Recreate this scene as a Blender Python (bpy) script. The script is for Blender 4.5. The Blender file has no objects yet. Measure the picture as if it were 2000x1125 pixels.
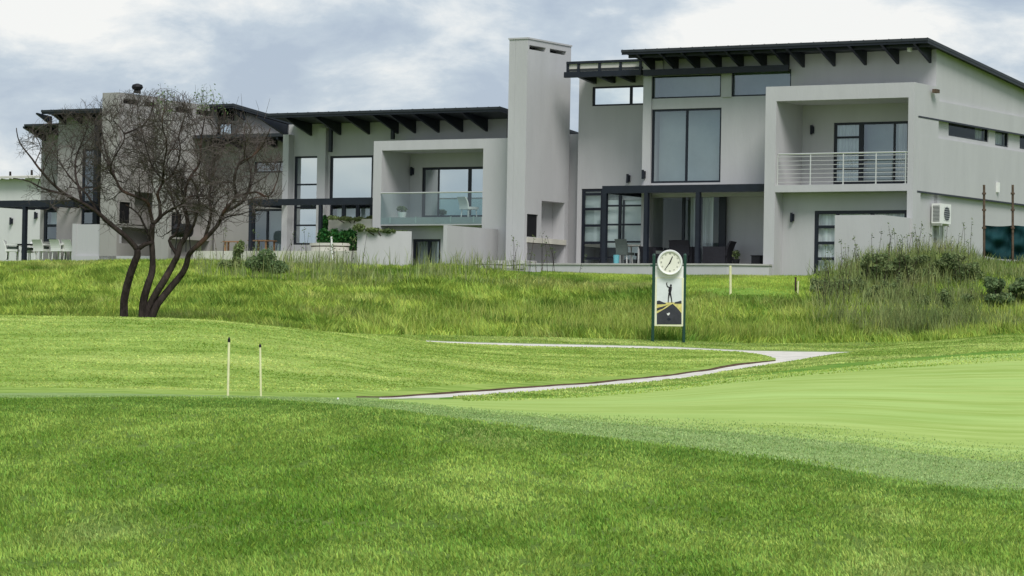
import bpy, math, random
import numpy as np
from mathutils import Vector, Matrix
random.seed(7); rng = np.random.default_rng(7)
sc = bpy.context.scene; COL = sc.collection
# ------------------------------------------------------------------ camera
CZ = 1.65; FP = 6000.0; ROLL = 0.018; PITCH = math.atan(112.5/FP)
cam = bpy.data.cameras.new('camera'); cam.lens = 108.0; cam.sensor_width = 36.0
cam.clip_start = 0.5; cam.clip_end = 5000
cam_o = bpy.data.objects.new('camera', cam); COL.objects.link(cam_o); sc.camera = cam_o
fwd = Vector((0, math.cos(PITCH), math.sin(PITCH)))
rt0 = Vector((1, 0, 0)); up0 = rt0.cross(fwd)
RT = rt0*math.cos(ROLL) + up0*math.sin(ROLL)
UP = up0*math.cos(ROLL) - rt0*math.sin(ROLL)
cam_o.matrix_world = Matrix(((RT.x, UP.x, -fwd.x, 0), (RT.y, UP.y, -fwd.y, 0), (RT.z, UP.z, -fwd.z, CZ), (0, 0, 0, 1)))
def ray(px, py):
    return fwd + RT*((px-1000)/FP) + UP*((562.5-py)/FP)
def at(px, py, Y):                      # point of a pixel's line of sight at depth Y
    r = ray(px, py); return Vector((r.x/r.y*Y, Y, CZ + r.z/r.y*Y))
# ------------------------------------------------------------------ world: sky with broken cloud
SUN_EL = math.radians(50); SUN_DIR = Vector((0.20, -0.9, 0)).normalized()
world = bpy.data.worlds.new('World'); sc.world = world; world.use_nodes = True
wn = world.node_tree; wn.nodes.clear()
def N(nt, t, **kw):
    n = nt.nodes.new(t)
    for k, v in kw.items(): setattr(n, k, v)
    return n
def L(nt, a, b): nt.links.new(a, b)
def mathn(nt, op, a, b=None, c=None, clamp=False):
    n = N(nt, 'ShaderNodeMath', operation=op); n.use_clamp = clamp
    for i, v in enumerate((a, b, c)):
        if v is None: continue
        if isinstance(v, (int, float)): n.inputs[i].default_value = v
        else: L(nt, v, n.inputs[i])
    return n.outputs[0]
out = N(wn, 'ShaderNodeOutputWorld'); bg = N(wn, 'ShaderNodeBackground')
sky = N(wn, 'ShaderNodeTexSky', sky_type='NISHITA'); sky.sun_disc = False
sky.sun_elevation = SUN_EL; sky.sun_rotation = math.atan2(SUN_DIR.x, SUN_DIR.y)
tc = N(wn, 'ShaderNodeTexCoord')
sc1 = N(wn, 'ShaderNodeMapping'); sc1.inputs['Scale'].default_value = (1, 1, 2.1); L(wn, tc.outputs['Generated'], sc1.inputs[0])
n1 = N(wn, 'ShaderNodeTexNoise'); n1.inputs['Scale'].default_value = 17; n1.inputs['Detail'].default_value = 9; n1.inputs['Roughness'].default_value = .6; n1.inputs['Distortion'].default_value = .25
L(wn, sc1.outputs[0], n1.inputs['Vector'])
acc = mathn(wn, 'MULTIPLY_ADD', n1.outputs[0], 3.3, -1.36)
# banks of cloud: (pixel x, pixel y, angular radius in px, weight)
for (bx, by, br, w) in ((300, 20, 330, .55), (30, 60, 120, .35), (820, 40, 170, .35), (690, 120, 110, .22), (1150, 60, 110, .45), (1700, 90, 420, .85), (1350, 110, 200, .6), (520, 130, 150, -.35), (60, 180, 160, -.15),
                    (1080, 110, 120, -.45), (720, 60, 90, -.45), (930, 170, 150, -.10), (1270, 10, 90, -.2), (1950, -20, 120, -.5), (100, 300, 120, .2)):
    d = ray(bx, by).normalized()
    v = N(wn, 'ShaderNodeVectorMath', operation='DISTANCE'); L(wn, sc1.outputs[0], v.inputs[0]); v.inputs[1].default_value = (d.x, d.y, d.z*2.1)
    q = mathn(wn, 'DIVIDE', v.outputs['Value'], br/FP); q = mathn(wn, 'MULTIPLY', q, q); q = mathn(wn, 'MULTIPLY', q, -1.0)
    e = mathn(wn, 'EXPONENT', q); acc = mathn(wn, 'MULTIPLY_ADD', e, w, acc)
cr = N(wn, 'ShaderNodeValToRGB'); L(wn, acc, cr.inputs[0])
el = cr.color_ramp.elements
el[0].position = .0; el[0].color = (.45, .525, .635, 1)
el[1].position = 1.0; el[1].color = (.97, .96, .93, 1)
e = el.new(.36); e.color = (.55, .625, .71, 1)
e = el.new(.68); e.color = (.76, .80, .83, 1)
skm = N(wn, 'ShaderNodeVectorMath', operation='SCALE'); L(wn, sky.outputs[0], skm.inputs[0]); skm.inputs['Scale'].default_value = .11
mx = N(wn, 'ShaderNodeMix', data_type='RGBA'); mx.inputs[0].default_value = .88
L(wn, skm.outputs[0], mx.inputs[6]); L(wn, cr.outputs[0], mx.inputs[7])
L(wn, mx.outputs[2], bg.inputs[0]); bg.inputs[1].default_value = 1.0; L(wn, bg.outputs[0], out.inputs[0])
# ------------------------------------------------------------------ sun
sl = bpy.data.lights.new('sun', 'SUN'); sl.energy = 2.8; sl.angle = math.radians(24); sl.color = (1, .975, .95)
so = bpy.data.objects.new('sun', sl); COL.objects.link(so)
sd = Vector((SUN_DIR.x*math.cos(SUN_EL), SUN_DIR.y*math.cos(SUN_EL), math.sin(SUN_EL)))
so.rotation_euler = sd.to_track_quat('Z', 'Y').to_euler(); so.location = (0, 0, 40)
sc.view_settings.view_transform = 'Standard'; sc.view_settings.look = 'None'; sc.view_settings.exposure = 0.0; sc.view_settings.gamma = 1
# ------------------------------------------------------------------ materials
MATS = {}
def mat(name, col, rough=.8, spec=.3, var=0.0, vscale=3.0, col2=None, bump=0.0, bscale=30.0, metal=0.0, stretch=(1, 1, 1), island=0.0, detail=5, lo=.35, hi=.65, extra=None):
    m = bpy.data.materials.new(name); m.use_nodes = True; nt = m.node_tree; b = nt.nodes['Principled BSDF']
    b.inputs['Roughness'].default_value = rough; b.inputs['Specular IOR Level'].default_value = spec; b.inputs['Metallic'].default_value = metal
    b.inputs['Base Color'].default_value = (*col, 1)
    cur = None; g = None
    if col2 is not None or var > 0 or bump > 0:
        g = N(nt, 'ShaderNodeNewGeometry'); mp = N(nt, 'ShaderNodeMapping'); mp.inputs['Scale'].default_value = stretch; L(nt, g.outputs['Position'], mp.inputs[0])
    if col2 is not None or var > 0:
        n = N(nt, 'ShaderNodeTexNoise'); n.inputs['Scale'].default_value = vscale; n.inputs['Detail'].default_value = detail; n.inputs['Roughness'].default_value = .6
        L(nt, mp.outputs[0], n.inputs['Vector'])
        r = N(nt, 'ShaderNodeValToRGB'); r.color_ramp.elements[0].position = lo; r.color_ramp.elements[1].position = hi; L(nt, n.outputs[0], r.inputs[0])
        c2 = col2 if col2 is not None else tuple(c*(1-var) for c in col)
        r.color_ramp.elements[0].color = (*c2, 1); r.color_ramp.elements[1].color = (*col, 1); cur = r.outputs[0]
        if extra:                                   # second, larger patches: (colour, scale, amount, lo, hi)
            n2 = N(nt, 'ShaderNodeTexNoise'); n2.inputs['Scale'].default_value = extra[1]; n2.inputs['Detail'].default_value = 4; L(nt, mp.outputs[0], n2.inputs['Vector'])
            mr = N(nt, 'ShaderNodeMapRange'); mr.inputs[1].default_value = extra[3]; mr.inputs[2].default_value = extra[4]; mr.inputs[4].default_value = extra[2]; L(nt, n2.outputs[0], mr.inputs[0])
            k = N(nt, 'ShaderNodeMix', data_type='RGBA'); L(nt, mr.outputs[0], k.inputs[0]); L(nt, cur, k.inputs[6]); k.inputs[7].default_value = (*extra[0], 1); cur = k.outputs[2]
    if island > 0:
        if g is None: g = N(nt, 'ShaderNodeNewGeometry')
        h = N(nt, 'ShaderNodeHueSaturation'); 
        v = mathn(nt, 'MULTIPLY_ADD', g.outputs['Random Per Island'], 2*island, 1-island); L(nt, v, h.inputs['Value'])
        v2 = mathn(nt, 'MULTIPLY', g.outputs['Random Per Island'], 7.31); v2 = mathn(nt, 'FRACT', v2); v2 = mathn(nt, 'MULTIPLY_ADD', v2, .045, .4775); L(nt, v2, h.inputs['Hue'])
        if cur: L(nt, cur, h.inputs['Color'])
        else: h.inputs['Color'].default_value = (*col, 1)
        cur = h.outputs[0]
    if cur: L(nt, cur, b.inputs['Base Color'])
    if bump > 0:
        n = N(nt, 'ShaderNodeTexNoise'); n.inputs['Scale'].default_value = bscale; n.inputs['Detail'].default_value = 6; L(nt, mp.outputs[0], n.inputs['Vector'])
        bp = N(nt, 'ShaderNodeBump'); bp.inputs['Strength'].default_value = bump; bp.inputs['Distance'].default_value = .05; L(nt, n.outputs[0], bp.inputs['Height']); L(nt, bp.outputs[0], b.inputs['Normal'])
    MATS[name] = m; return m
def plaster(name, col):
    m = mat(name, col, .9, .15, .09, 1.6, bump=.15, bscale=14, stretch=(1, 1, .22), detail=9, lo=.28, hi=.66, extra=(tuple(c*.72 for c in col), .8, .2, .56, .72))
    return m
plaster('plaster', (.515, .510, .512)); plaster('plaster_hazed', (.37, .355, .335)); plaster('plaster_light', (.52, .53, .51)); plaster('plaster_side', (.53, .535, .545)); plaster('plaster_dark', (.42, .40, .385))  # left houses get a darker copy, with the twig haze put into its colour
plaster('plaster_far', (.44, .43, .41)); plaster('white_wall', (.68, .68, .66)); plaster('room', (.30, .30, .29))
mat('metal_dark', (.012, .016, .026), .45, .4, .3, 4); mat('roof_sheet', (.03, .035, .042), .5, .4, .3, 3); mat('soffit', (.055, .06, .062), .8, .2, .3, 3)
mat('frame_dark', (.010, .013, .022), .4, .4); mat('steel', (.72, .72, .68), .3, .5, metal=.6); mat('cream_panel', (.62, .60, .54), .8, .2, .1, 3)
mat('white_paint', (.82, .82, .78), .5, .4, .08, 6); mat('bone_paint', (.80, .78, .46), .5, .4, .15, 8); mat('black', (.01, .01, .012), .6, .3); mat('post_green', (.008, .05, .03), .4, .5)
mat('blind', (.80, .86, .84), .9, .1, .06, 1.0); mat('blind_grey', (.36, .41, .41), .9, .1, .15, 1.2); mat('curtain', (.86, .88, .88), .9, .1, .4, 9, stretch=(1, 1, .03))
mat('wicker', (.016, .016, .022), .7, .3, .4, 20, bump=.4, bscale=60); mat('cushion', (.13, .155, .14), .9, .1, .2, 6); mat('wood', (.34, .20, .10), .7, .3, .35, 6, stretch=(1, 1, 6))
mat('concrete', (.62, .60, .52), .9, .2, .18, 1.5, bump=.1); mat('path_concrete', (.74, .70, .62), .9, .2, .25, 2.2, detail=8, bump=.3); mat('paving', (.50, .49, .46), .9, .2, .2, 2); mat('stone', (.55, .54, .50), .9, .2, .55, 5, bump=.8, bscale=12)
mat('net_green', (.006, .045, .05), .8, .2, .3, 2.2); mat('pole_rust', (.13, .09, .06), .8, .3, .5, 10); mat('teal', (.15, .45, .50), .5, .4)
mat('bark', (.062, .048, .043), .95, .1, .6, 9, bump=.9, bscale=22, stretch=(1, 1, .3), extra=((.15, .08, .055), 2.2, .5, .56, .66)); mat('twig', (.105, .088, .078), .95, .1, .35, 3)
# greens
mat('rough_turf', (.19, .29, .055), .95, .1, col2=(.08, .15, .022), vscale=22, bump=.9, bscale=45, detail=8, extra=((.25, .34, .085), .55, .45, .52, .7))
mat('fringe_turf', (.30, .42, .15), .95, .1, col2=(.19, .29, .085), vscale=7, bump=.6, bscale=30, detail=8, extra=((.28, .38, .15), .7, .5, .5, .65))
mat('green_turf', (.40, .52, .15), .95, .1, col2=(.285, .40, .085), vscale=1.8, detail=5, stretch=(.25, 1, 1), bump=.2, bscale=30, extra=((.42, .60, .19), .5, .5, .48, .66))
mat('collar_turf', (.19, .31, .05), .95, .1, col2=(.08, .21, .02), vscale=2.4, bump=.7, bscale=16, detail=7, stretch=(.3, 1, 1))
mat('mound_turf', (.31, .43, .095), .95, .1, col2=(.17, .27, .04), vscale=2.6, detail=10, stretch=(.4, 1, 1), bump=1.0, bscale=5, lo=.36, hi=.62, extra=((.42, .51, .14), .5, .6, .52, .68))
mat('strip_turf', (.26, .33, .13), .95, .1, col2=(.16, .24, .07), vscale=3, stretch=(.3, 1, 1), bump=.5)
mat('slope_turf', (.17, .27, .035), .95, .1, col2=(.055, .12, .015), vscale=1.3, bump=1, bscale=6)
mat('lawn_turf', (.21, .33, .06), .95, .1, col2=(.14, .26, .03), vscale=3, bump=.6, bscale=12)
mat('soil', (.13, .085, .05), .95, .1, .5, 3, bump=.6)
def leafmat(name, col, col2, vs, island=.3, trans=.25, **k):
    m = mat(name, col, .7, .15, col2=col2, vscale=vs, island=island, **k); b = m.node_tree.nodes['Principled BSDF']
    nt = m.node_tree; tr = N(nt, 'ShaderNodeBsdfTranslucent'); mixs = N(nt, 'ShaderNodeMixShader'); mixs.inputs[0].default_value = trans
    src = b.inputs['Base Color'].links[0].from_socket; L(nt, src, tr.inputs[0]); L(nt, b.outputs[0], mixs.inputs[1]); L(nt, tr.outputs[0], mixs.inputs[2])
    L(nt, mixs.outputs[0], nt.nodes['Material Output'].inputs[0]); return m
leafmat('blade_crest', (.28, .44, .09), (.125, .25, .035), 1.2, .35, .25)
leafmat('blade_rough', (.41, .555, .115), (.185, .335, .042), .6, .40, .3, stretch=(1, .3, 1), lo=.36, hi=.66, extra=((.52, .58, .22), .5, .6, .58, .76))
leafmat('blade_fringe', (.39, .51, .21), (.25, .37, .115), 1.5, .35, .2)
leafmat('blade_mound', (.50, .61, .165), (.24, .36, .06), .7, .30, .2, stretch=(.4, 1, 1), lo=.38, hi=.6, extra=((.66, .72, .25), .5, .6, .52, .68))
leafmat('blade_long', (.46, .58, .105), (.15, .25, .035), .42, .32, .3, extra=((.46, .45, .17), .3, .55, .52, .68), lo=.38, hi=.6)
leafmat('blade_seed', (.48, .54, .14), (.24, .31, .06), .7, .35, .3)
leafmat('blade_weed', (.32, .37, .14), (.14, .19, .06), .9, .4, .25, extra=((.30, .27, .15), .8, .6, .55, .7))
leafmat('leaf_bush', (.22, .27, .11), (.09, .135, .05), 1.6, .35); leafmat('leaf_hedge', (.045, .17, .035), (.015, .07, .015), 5, .35); leafmat('leaf_far', (.10, .16, .045), (.03, .07, .02), .8, .3)
leafmat('leaf_sprig', (.20, .27, .12), (.10, .16, .06), 3, .3)
def glassmat(name, refl, tint=(.86, .92, .92)):
    m = bpy.data.materials.new(name); m.use_nodes = True; nt = m.node_tree; nt.nodes.clear()
    o = N(nt, 'ShaderNodeOutputMaterial'); g = N(nt, 'ShaderNodeBsdfGlossy'); g.inputs['Roughness'].default_value = .03; g.inputs[0].default_value = (.85, .93, .95, 1)
    t = N(nt, 'ShaderNodeBsdfTransparent'); t.inputs[0].default_value = (*tint, 1); lw = N(nt, 'ShaderNodeLayerWeight'); lw.inputs[0].default_value = .3
    f = mathn(nt, 'MULTIPLY_ADD', lw.outputs['Fresnel'], .3, refl, True)
    mm = N(nt, 'ShaderNodeMixShader'); L(nt, f, mm.inputs[0]); L(nt, t.outputs[0], mm.inputs[1]); L(nt, g.outputs[0], mm.inputs[2]); L(nt, mm.outputs[0], o.inputs[0]); MATS[name] = m
glassmat('glass', .20); glassmat('glass_bright', .68); glassmat('glass_clear', .04, (.93, .97, .96)); glassmat('glass_balustrade', .10, (.62, .74, .72))
# ------------------------------------------------------------------ mesh helpers
class MB:
    def __init__(s): s.v = []; s.f = []
    def poly(s, pts):
        n = len(s.v); s.v += [tuple(p) for p in pts]; s.f.append(tuple(range(n, n+len(pts)))); return s
    def hexa(s, p):                     # 4 bottom (ccw) + 4 top
        n = len(s.v); s.v += [tuple(q) for q in p]
        for f in ((3, 2, 1, 0), (4, 5, 6, 7), (0, 1, 5, 4), (1, 2, 6, 5), (2, 3, 7, 6), (3, 0, 4, 7)): s.f.append(tuple(n+i for i in f))
        return s
    def box(s, x0, x1, y0, y1, z0, z1):
        if x0 > x1: x0, x1 = x1, x0
        if y0 > y1: y0, y1 = y1, y0
        if z0 > z1: z0, z1 = z1, z0
        return s.hexa([(x0, y0, z0), (x1, y0, z0), (x1, y1, z0), (x0, y1, z0), (x0, y0, z1), (x1, y0, z1), (x1, y1, z1), (x0, y1, z1)])
    def prism(s, pts, z0, z1):          # polygon (x,y) extruded in z
        n = len(s.v); k = len(pts); s.v += [(x, y, z0) for x, y in pts] + [(x, y, z1) for x, y in pts]
        s.f.append(tuple(range(n+k-1, n-1, -1))); s.f.append(tuple(range(n+k, n+2*k)))
        for i in range(k): j = (i+1) % k; s.f.append((n+i, n+j, n+k+j, n+k+i))
        return s
    def xprism(s, pts, x0, x1):         # polygon (y,z) extruded in x
        n = len(s.v); k = len(pts); s.v += [(x0, y, z) for y, z in pts] + [(x1, y, z) for y, z in pts]
        s.f.append(tuple(range(n, n+k))); s.f.append(tuple(range(n+2*k-1, n+k-1, -1)))
        for i in range(k): j = (i+1) % k; s.f.append((n+j, n+i, n+k+i, n+k+j))
        return s
    def tube(s, pts, rad, k=6, cap=True):
        rings = []; prev = None
        for i, p in enumerate(pts):
            p = Vector(p); a = Vector(pts[max(i-1, 0)]); b = Vector(pts[min(i+1, len(pts)-1)]); t = (b-a)
            if t.length < 1e-9: t = Vector((0, 0, 1))
            t.normalize(); ref = Vector((0, 1, 0)) if abs(t.y) < .9 else Vector((1, 0, 0))
            e1 = t.cross(ref).normalized(); e2 = t.cross(e1); r = rad[i] if hasattr(rad, '__len__') else rad
            n = len(s.v)
            for j in range(k):
                an = 2*math.pi*j/k; s.v.append(tuple(p + e1*(math.cos(an)*r) + e2*(math.sin(an)*r)))
            rings.append(n)
        for i in range(len(rings)-1):
            for j in range(k):
                j2 = (j+1) % k; s.f.append((rings[i]+j, rings[i]+j2, rings[i+1]+j2, rings[i+1]+j))
        if cap and k > 3: s.f.append(tuple(rings[0]+j for j in range(k-1, -1, -1))); s.f.append(tuple(rings[-1]+j for j in range(k)))
        return s
    def grid_wall(s, axis, c0, c1, r, holes):   # axis 'f': plane x/z, thickness y c0..c1 ; axis 's': plane y/z, thickness x
        x0, x1, z0, z1 = r
        hs = [(max(h[0], x0), min(h[1], x1), max(h[2], z0), min(h[3], z1)) for h in holes]; hs = [h for h in hs if h[1]-h[0] > 1e-4 and h[3]-h[2] > 1e-4]
        xs = sorted({x0, x1, *[h[0] for h in hs], *[h[1] for h in hs]}); zs = sorted({z0, z1, *[h[2] for h in hs], *[h[3] for h in hs]})
        def solid(i, j):
            if i < 0 or j < 0 or i >= len(xs)-1 or j >= len(zs)-1: return False
            cx = (xs[i]+xs[i+1])/2; cz = (zs[j]+zs[j+1])/2
            return not any(h[0] < cx < h[1] and h[2] < cz < h[3] for h in hs)
        P = (lambda a, c, z: (a, c, z)) if axis == 'f' else (lambda a, c, z: (c, a, z))
        for i in range(len(xs)-1):
            for j in range(len(zs)-1):
                if not solid(i, j): continue
                a, b, z, w = xs[i], xs[i+1], zs[j], zs[j+1]
                s.poly([P(a, c0, z), P(b, c0, z), P(b, c0, w), P(a, c0, w)]); s.poly([P(a, c1, z), P(a, c1, w), P(b, c1, w), P(b, c1, z)])
                if not solid(i-1, j): s.poly([P(a, c0, z), P(a, c0, w), P(a, c1, w), P(a, c1, z)])
                if not solid(i+1, j): s.poly([P(b, c0, z), P(b, c1, z), P(b, c1, w), P(b, c0, w)])
                if not solid(i, j-1): s.poly([P(a, c0, z), P(a, c1, z), P(b, c1, z), P(b, c0, z)])
                if not solid(i, j+1): s.poly([P(a, c0, w), P(b, c0, w), P(b, c1, w), P(a, c1, w)])
        return s
    def build(s, name, m, parent=None, off=(0, 0, 0), smooth=False):
        me = bpy.data.meshes.new(name); ox, oy, oz = off
        me.from_pydata([(x-ox, y-oy, z-oz) for x, y, z in s.v], [], s.f); me.materials.append(MATS[m] if isinstance(m, str) else m)
        if smooth: me.polygons.foreach_set('use_smooth', [True]*len(me.polygons))
        me.update(); o = bpy.data.objects.new(name, me); COL.objects.link(o)
        if parent: o.parent = parent
        return o
def tag(o, label=None, cat=None, group=None, kind=None):
    if label: o['label'] = label
    if cat: o['category'] = cat
    if group: o['group'] = group
    if kind: o['kind'] = kind
    return o
def thing(name, label, cat, loc=(0, 0, 0), rotz=0, group=None):
    o = bpy.data.objects.new(name, None); COL.objects.link(o); o.location = loc; o.rotation_euler = (0, 0, rotz); o.empty_display_size = .3
    return tag(o, label, cat, group)
def np_mesh(name, V, F, m, parent=None, smooth=False):    # V (n,3), F (m,k) numpy
    me = bpy.data.meshes.new(name); k = F.shape[1]
    me.vertices.add(len(V)); me.vertices.foreach_set('co', V.astype(np.float32).ravel())
    me.loops.add(F.size); me.loops.foreach_set('vertex_index', F.astype(np.int32).ravel())
    me.polygons.add(len(F)); me.polygons.foreach_set('loop_start', np.arange(len(F), dtype=np.int32)*k); me.polygons.foreach_set('loop_total', np.full(len(F), k, dtype=np.int32))
    me.materials.append(MATS[m]); me.update(calc_edges=True); me.validate()
    if smooth: me.polygons.foreach_set('use_smooth', [True]*len(me.polygons))
    o = bpy.data.objects.new(name, me); COL.objects.link(o)
    if parent: o.parent = parent
    return o
# ------------------------------------------------------------------ terrain: contour lines (x, depth, y) turned into real heights
def pchip(x, y, q):
    x = np.asarray(x, float); y = np.asarray(y, float); h = np.diff(x); d = np.diff(y)/h; m = np.zeros(len(x))
    for i in range(1, len(x)-1):
        if d[i-1]*d[i] > 0: w1 = 2*h[i]+h[i-1]; w2 = h[i]+2*h[i-1]; m[i] = (w1+w2)/(w1/d[i-1]+w2/d[i])
    m[0] = d[0]; m[-1] = d[-1]
    q = np.asarray(q, float); qc = np.clip(q, x[0], x[-1]); i = np.clip(np.searchsorted(x, qc, 'right')-1, 0, len(x)-2)
    t = (qc-x[i])/h[i]; return (2*t**3-3*t**2+1)*y[i] + (t**3-2*t**2+t)*h[i]*m[i] + (-2*t**3+3*t**2)*y[i+1] + (t**3-t**2)*h[i]*m[i+1]
FE = {
 'A': [(0, 20.5, 1135), (2000, 20.5, 1145)],
 'B': [(0, 40, 778), (250, 40, 777), (450, 39.5, 779), (700, 37, 795), (1000, 35, 833), (1500, 33, 898), (2000, 31, 960)],
 'C': [(0, 43, 774), (450, 43, 776), (650, 42, 780), (1000, 38, 812), (1300, 37, 835), (1600, 36, 860), (2000, 35, 902)],
 'D': [(0, 46, 773), (450, 47, 775), (650, 48, 778), (800, 50, 781), (1000, 52.5, 779), (1250, 57, 760), (1500, 61, 731), (1800, 65, 704), (2000, 67, 690)],
 'E': [(0, 49, 770), (450, 49, 774), (650, 49.5, 777.3), (740, 50.5, 779), (850, 52, 777.5), (1000, 54.5, 768), (1170, 58.5, 754), (1350, 63, 736), (1450, 66.5, 720), (1515, 70, 710.5), (1655, 75, 689.5), (1800, 77, 678), (2000, 79, 664)],
 'F': [(0, 50.5, 767), (450, 50.5, 772.5), (650, 51, 776.5), (740, 52, 777), (850, 54, 771), (1000, 56.7, 760.5), (1170, 60.8, 747), (1350, 65.3, 727.5), (1450, 68.5, 713), (1515, 71.8, 705), (1655, 75.8, 689.2), (1800, 77.8, 676), (2000, 79.5, 662.5)],
 'G': [(0, 51.2, 764), (450, 51.2, 770), (650, 51.5, 774), (740, 52.5, 774), (850, 54.3, 767), (1000, 57.1, 757), (1170, 61.2, 743.5), (1350, 65.7, 724), (1450, 68.8, 709), (1515, 72.2, 703), (1655, 76.3, 689), (1800, 78.2, 675), (2000, 79.8, 661.5)],
 'H': [(0, 68, 617), (250, 68, 620), (400, 67.5, 625), (520, 68, 636), (640, 70, 649), (760, 74, 658.5), (835, 77, 667.5), (1000, 78, 675), (1300, 78.3, 681.5), (1440, 77.6, 687), (1490, 75.6, 693), (1515, 74, 699), (1570, 75.5, 696), (1655, 77.3, 688.8), (1800, 79.3, 673), (2000, 80.4, 659)],
 'I': [(0, 70, 627), (250, 70, 629), (400, 69.5, 633), (520, 70, 641), (640, 72.5, 652), (760, 76.5, 658), (835, 79, 665.5), (1000, 80, 670.5), (1300, 80.5, 677.5), (1480, 80.2, 685), (1655, 80, 687.5), (1800, 81.5, 672), (2000, 82, 659)],
 'J': [(0, 73, 629), (250, 73, 630), (400, 72, 632), (520, 73, 642), (640, 75, 651), (760, 79, 654), (835, 82, 655), (1000, 83, 658), (1300, 84, 665), (1500, 84, 671), (1650, 84.5, 670), (1800, 85, 667), (2000, 85.5, 653)],
 'K': [(0, 88, 575), (400, 86, 578), (700, 88, 592), (1000, 90, 600), (1300, 92, 588), (1450, 92.3, 580), (1600, 91, 592), (1800, 90, 592), (2000, 90, 592)],
 'L': [(0, 112, 515), (145, 110, 516), (250, 108, 513), (400, 107, 514), (560, 105, 520), (700, 103, 524), (860, 102, 524), (1000, 101, 530), (1300, 100, 540), (1500, 99.6, 541), (1600, 98.5, 541), (1700, 97, 520), (1850, 96, 502), (1930, 95.6, 512), (2000, 95.5, 518)],
}
for k in FE:                                       # extend each line past both edges of the view
    a, b = FE[k][0], FE[k][-1]; FE[k] = [(-9000, a[1], a[2]-9000*ROLL*0.0), (-600, a[1], a[2])] + FE[k] + [(2600, b[1], b[2]), (11000, b[1], b[2])]
def hor(px): return 675 + ROLL*(px-1000)
BANDS = 'ABCDEFGHIJKL'
cols = np.concatenate([np.linspace(-8000, -700, 22), np.arange(-600, 2601, 9.0), np.linspace(2700, 10000, 22)])
def feat(k, q):
    f = FE[k]; return pchip([p[0] for p in f], [p[1] for p in f], q), pchip([p[0] for p in f], [p[2] for p in f], q)
kd = []; kx = []; kz = []
for k in BANDS:
    d, y = feat(k, cols)
    yy = np.where(cols < 0, y + ROLL*(cols-0), np.where(cols > 2000, y + ROLL*(cols-2000), y))
    X = []; Z = []
    for c, dd, p in zip(cols, d, yy):
        r = ray(c, p); X.append(r.x/r.y*dd); Z.append(CZ + r.z/r.y*dd)
    kd.append(d); kx.append(X); kz.append(Z)
kd = np.array(kd); kx = np.array(kx); kz = np.array(kz)
# near rows towards the camera and far rows behind the houses
rx = kx[0]/kd[0]; rxl = kx[-1]/kd[-1]
kd = np.vstack([np.full_like(cols, 1.0), np.full_like(cols, 10.0), kd, np.full_like(cols, 135.0), np.full_like(cols, 400.0), np.full_like(cols, 3000.0)])
kx = np.vstack([rx*1.0, rx*10, kx, rxl*135, rxl*400, rxl*3000])
kz = np.vstack([np.zeros_like(cols), np.zeros_like(cols), kz, kz[-1]+.1, kz[-1]-.5, kz[-1]-6])
sub = [2, 6, 46, 8, 22, 6, 4, 2, 30, 6, 6, 14, 20, 10, 6, 4]      # rows per band
rowD = []; rowX = []; rowZ = []; rowBand = []
nb = kd.shape[0]
for c in range(len(cols)):
    pass
T = []                                                # knot parameter for every row
for b in range(nb-1):
    for j in range(sub[b]): T.append(b + j/sub[b]); rowBand.append(b)
T.append(nb-1); T = np.array(T)
GD = np.zeros((len(T), len(cols))); GX = GD.copy(); GZ = GD.copy()
for c in range(len(cols)):
    GD[:, c] = np.interp(T, np.arange(nb), kd[:, c]); GX[:, c] = np.interp(GD[:, c], kd[:, c], kx[:, c]); GZ[:, c] = pchip(kd[:, c], kz[:, c], GD[:, c])
def vnoise(x, y, s, seed=0):                          # smooth value noise
    r = np.random.default_rng(seed).random((64, 64)); xs = np.asarray(x)*s; ys = np.asarray(y)*s
    xi = np.floor(xs).astype(int); yi = np.floor(ys).astype(int); fx = xs-xi; fy = ys-yi; fx = fx*fx*(3-2*fx); fy = fy*fy*(3-2*fy)
    g = lambda a, b: r[a % 64, b % 64]
    return (g(xi, yi)*(1-fx)+g(xi+1, yi)*fx)*(1-fy) + (g(xi, yi+1)*(1-fx)+g(xi+1, yi+1)*fx)*fy
def amp(d): return np.interp(d, [0, 24, 36, 46, 58, 64, 70, 84, 88, 95, 99, 102, 3000], [.0, .03, .012, .004, .03, .045, .004, .01, .2, .14, .02, 0, 0])
def bumps(X, D): return amp(D)*((vnoise(X, D, .45, 1)-.5) + .5*(vnoise(X, D, 1.2, 2)-.5) + .25*(vnoise(X, D, 3.0, 3)-.5))
GZ = GZ + bumps(GX, GD)
def ground_z(X, Y):
    c = np.argmin(np.abs(np.interp(Y, GD[:, len(cols)//2], np.arange(len(T)))*0 + 0)) if False else None
    # search column whose line passes nearest
    px = 1000 + FP*X/Y; i = int(np.clip(np.searchsorted(cols, px), 3, len(cols)-3)); best = None
    for j in range(i-3, i+3):
        xx = np.interp(Y, GD[:, j], GX[:, j]); d = abs(xx-X)
        if best is None or d < best[0]: best = (d, float(np.interp(Y, GD[:, j], GZ[:, j])))
    return best[1]
def ground_at(px, py, d0=60, d1=125):                 # where a line of sight meets the ground
    prev = None
    for d in np.arange(d0, d1, .25):
        p = at(px, py, float(d)); g = ground_z(p.x, p.y)
        if p.z <= g: return Vector((p.x, p.y, g))
    return p
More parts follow.
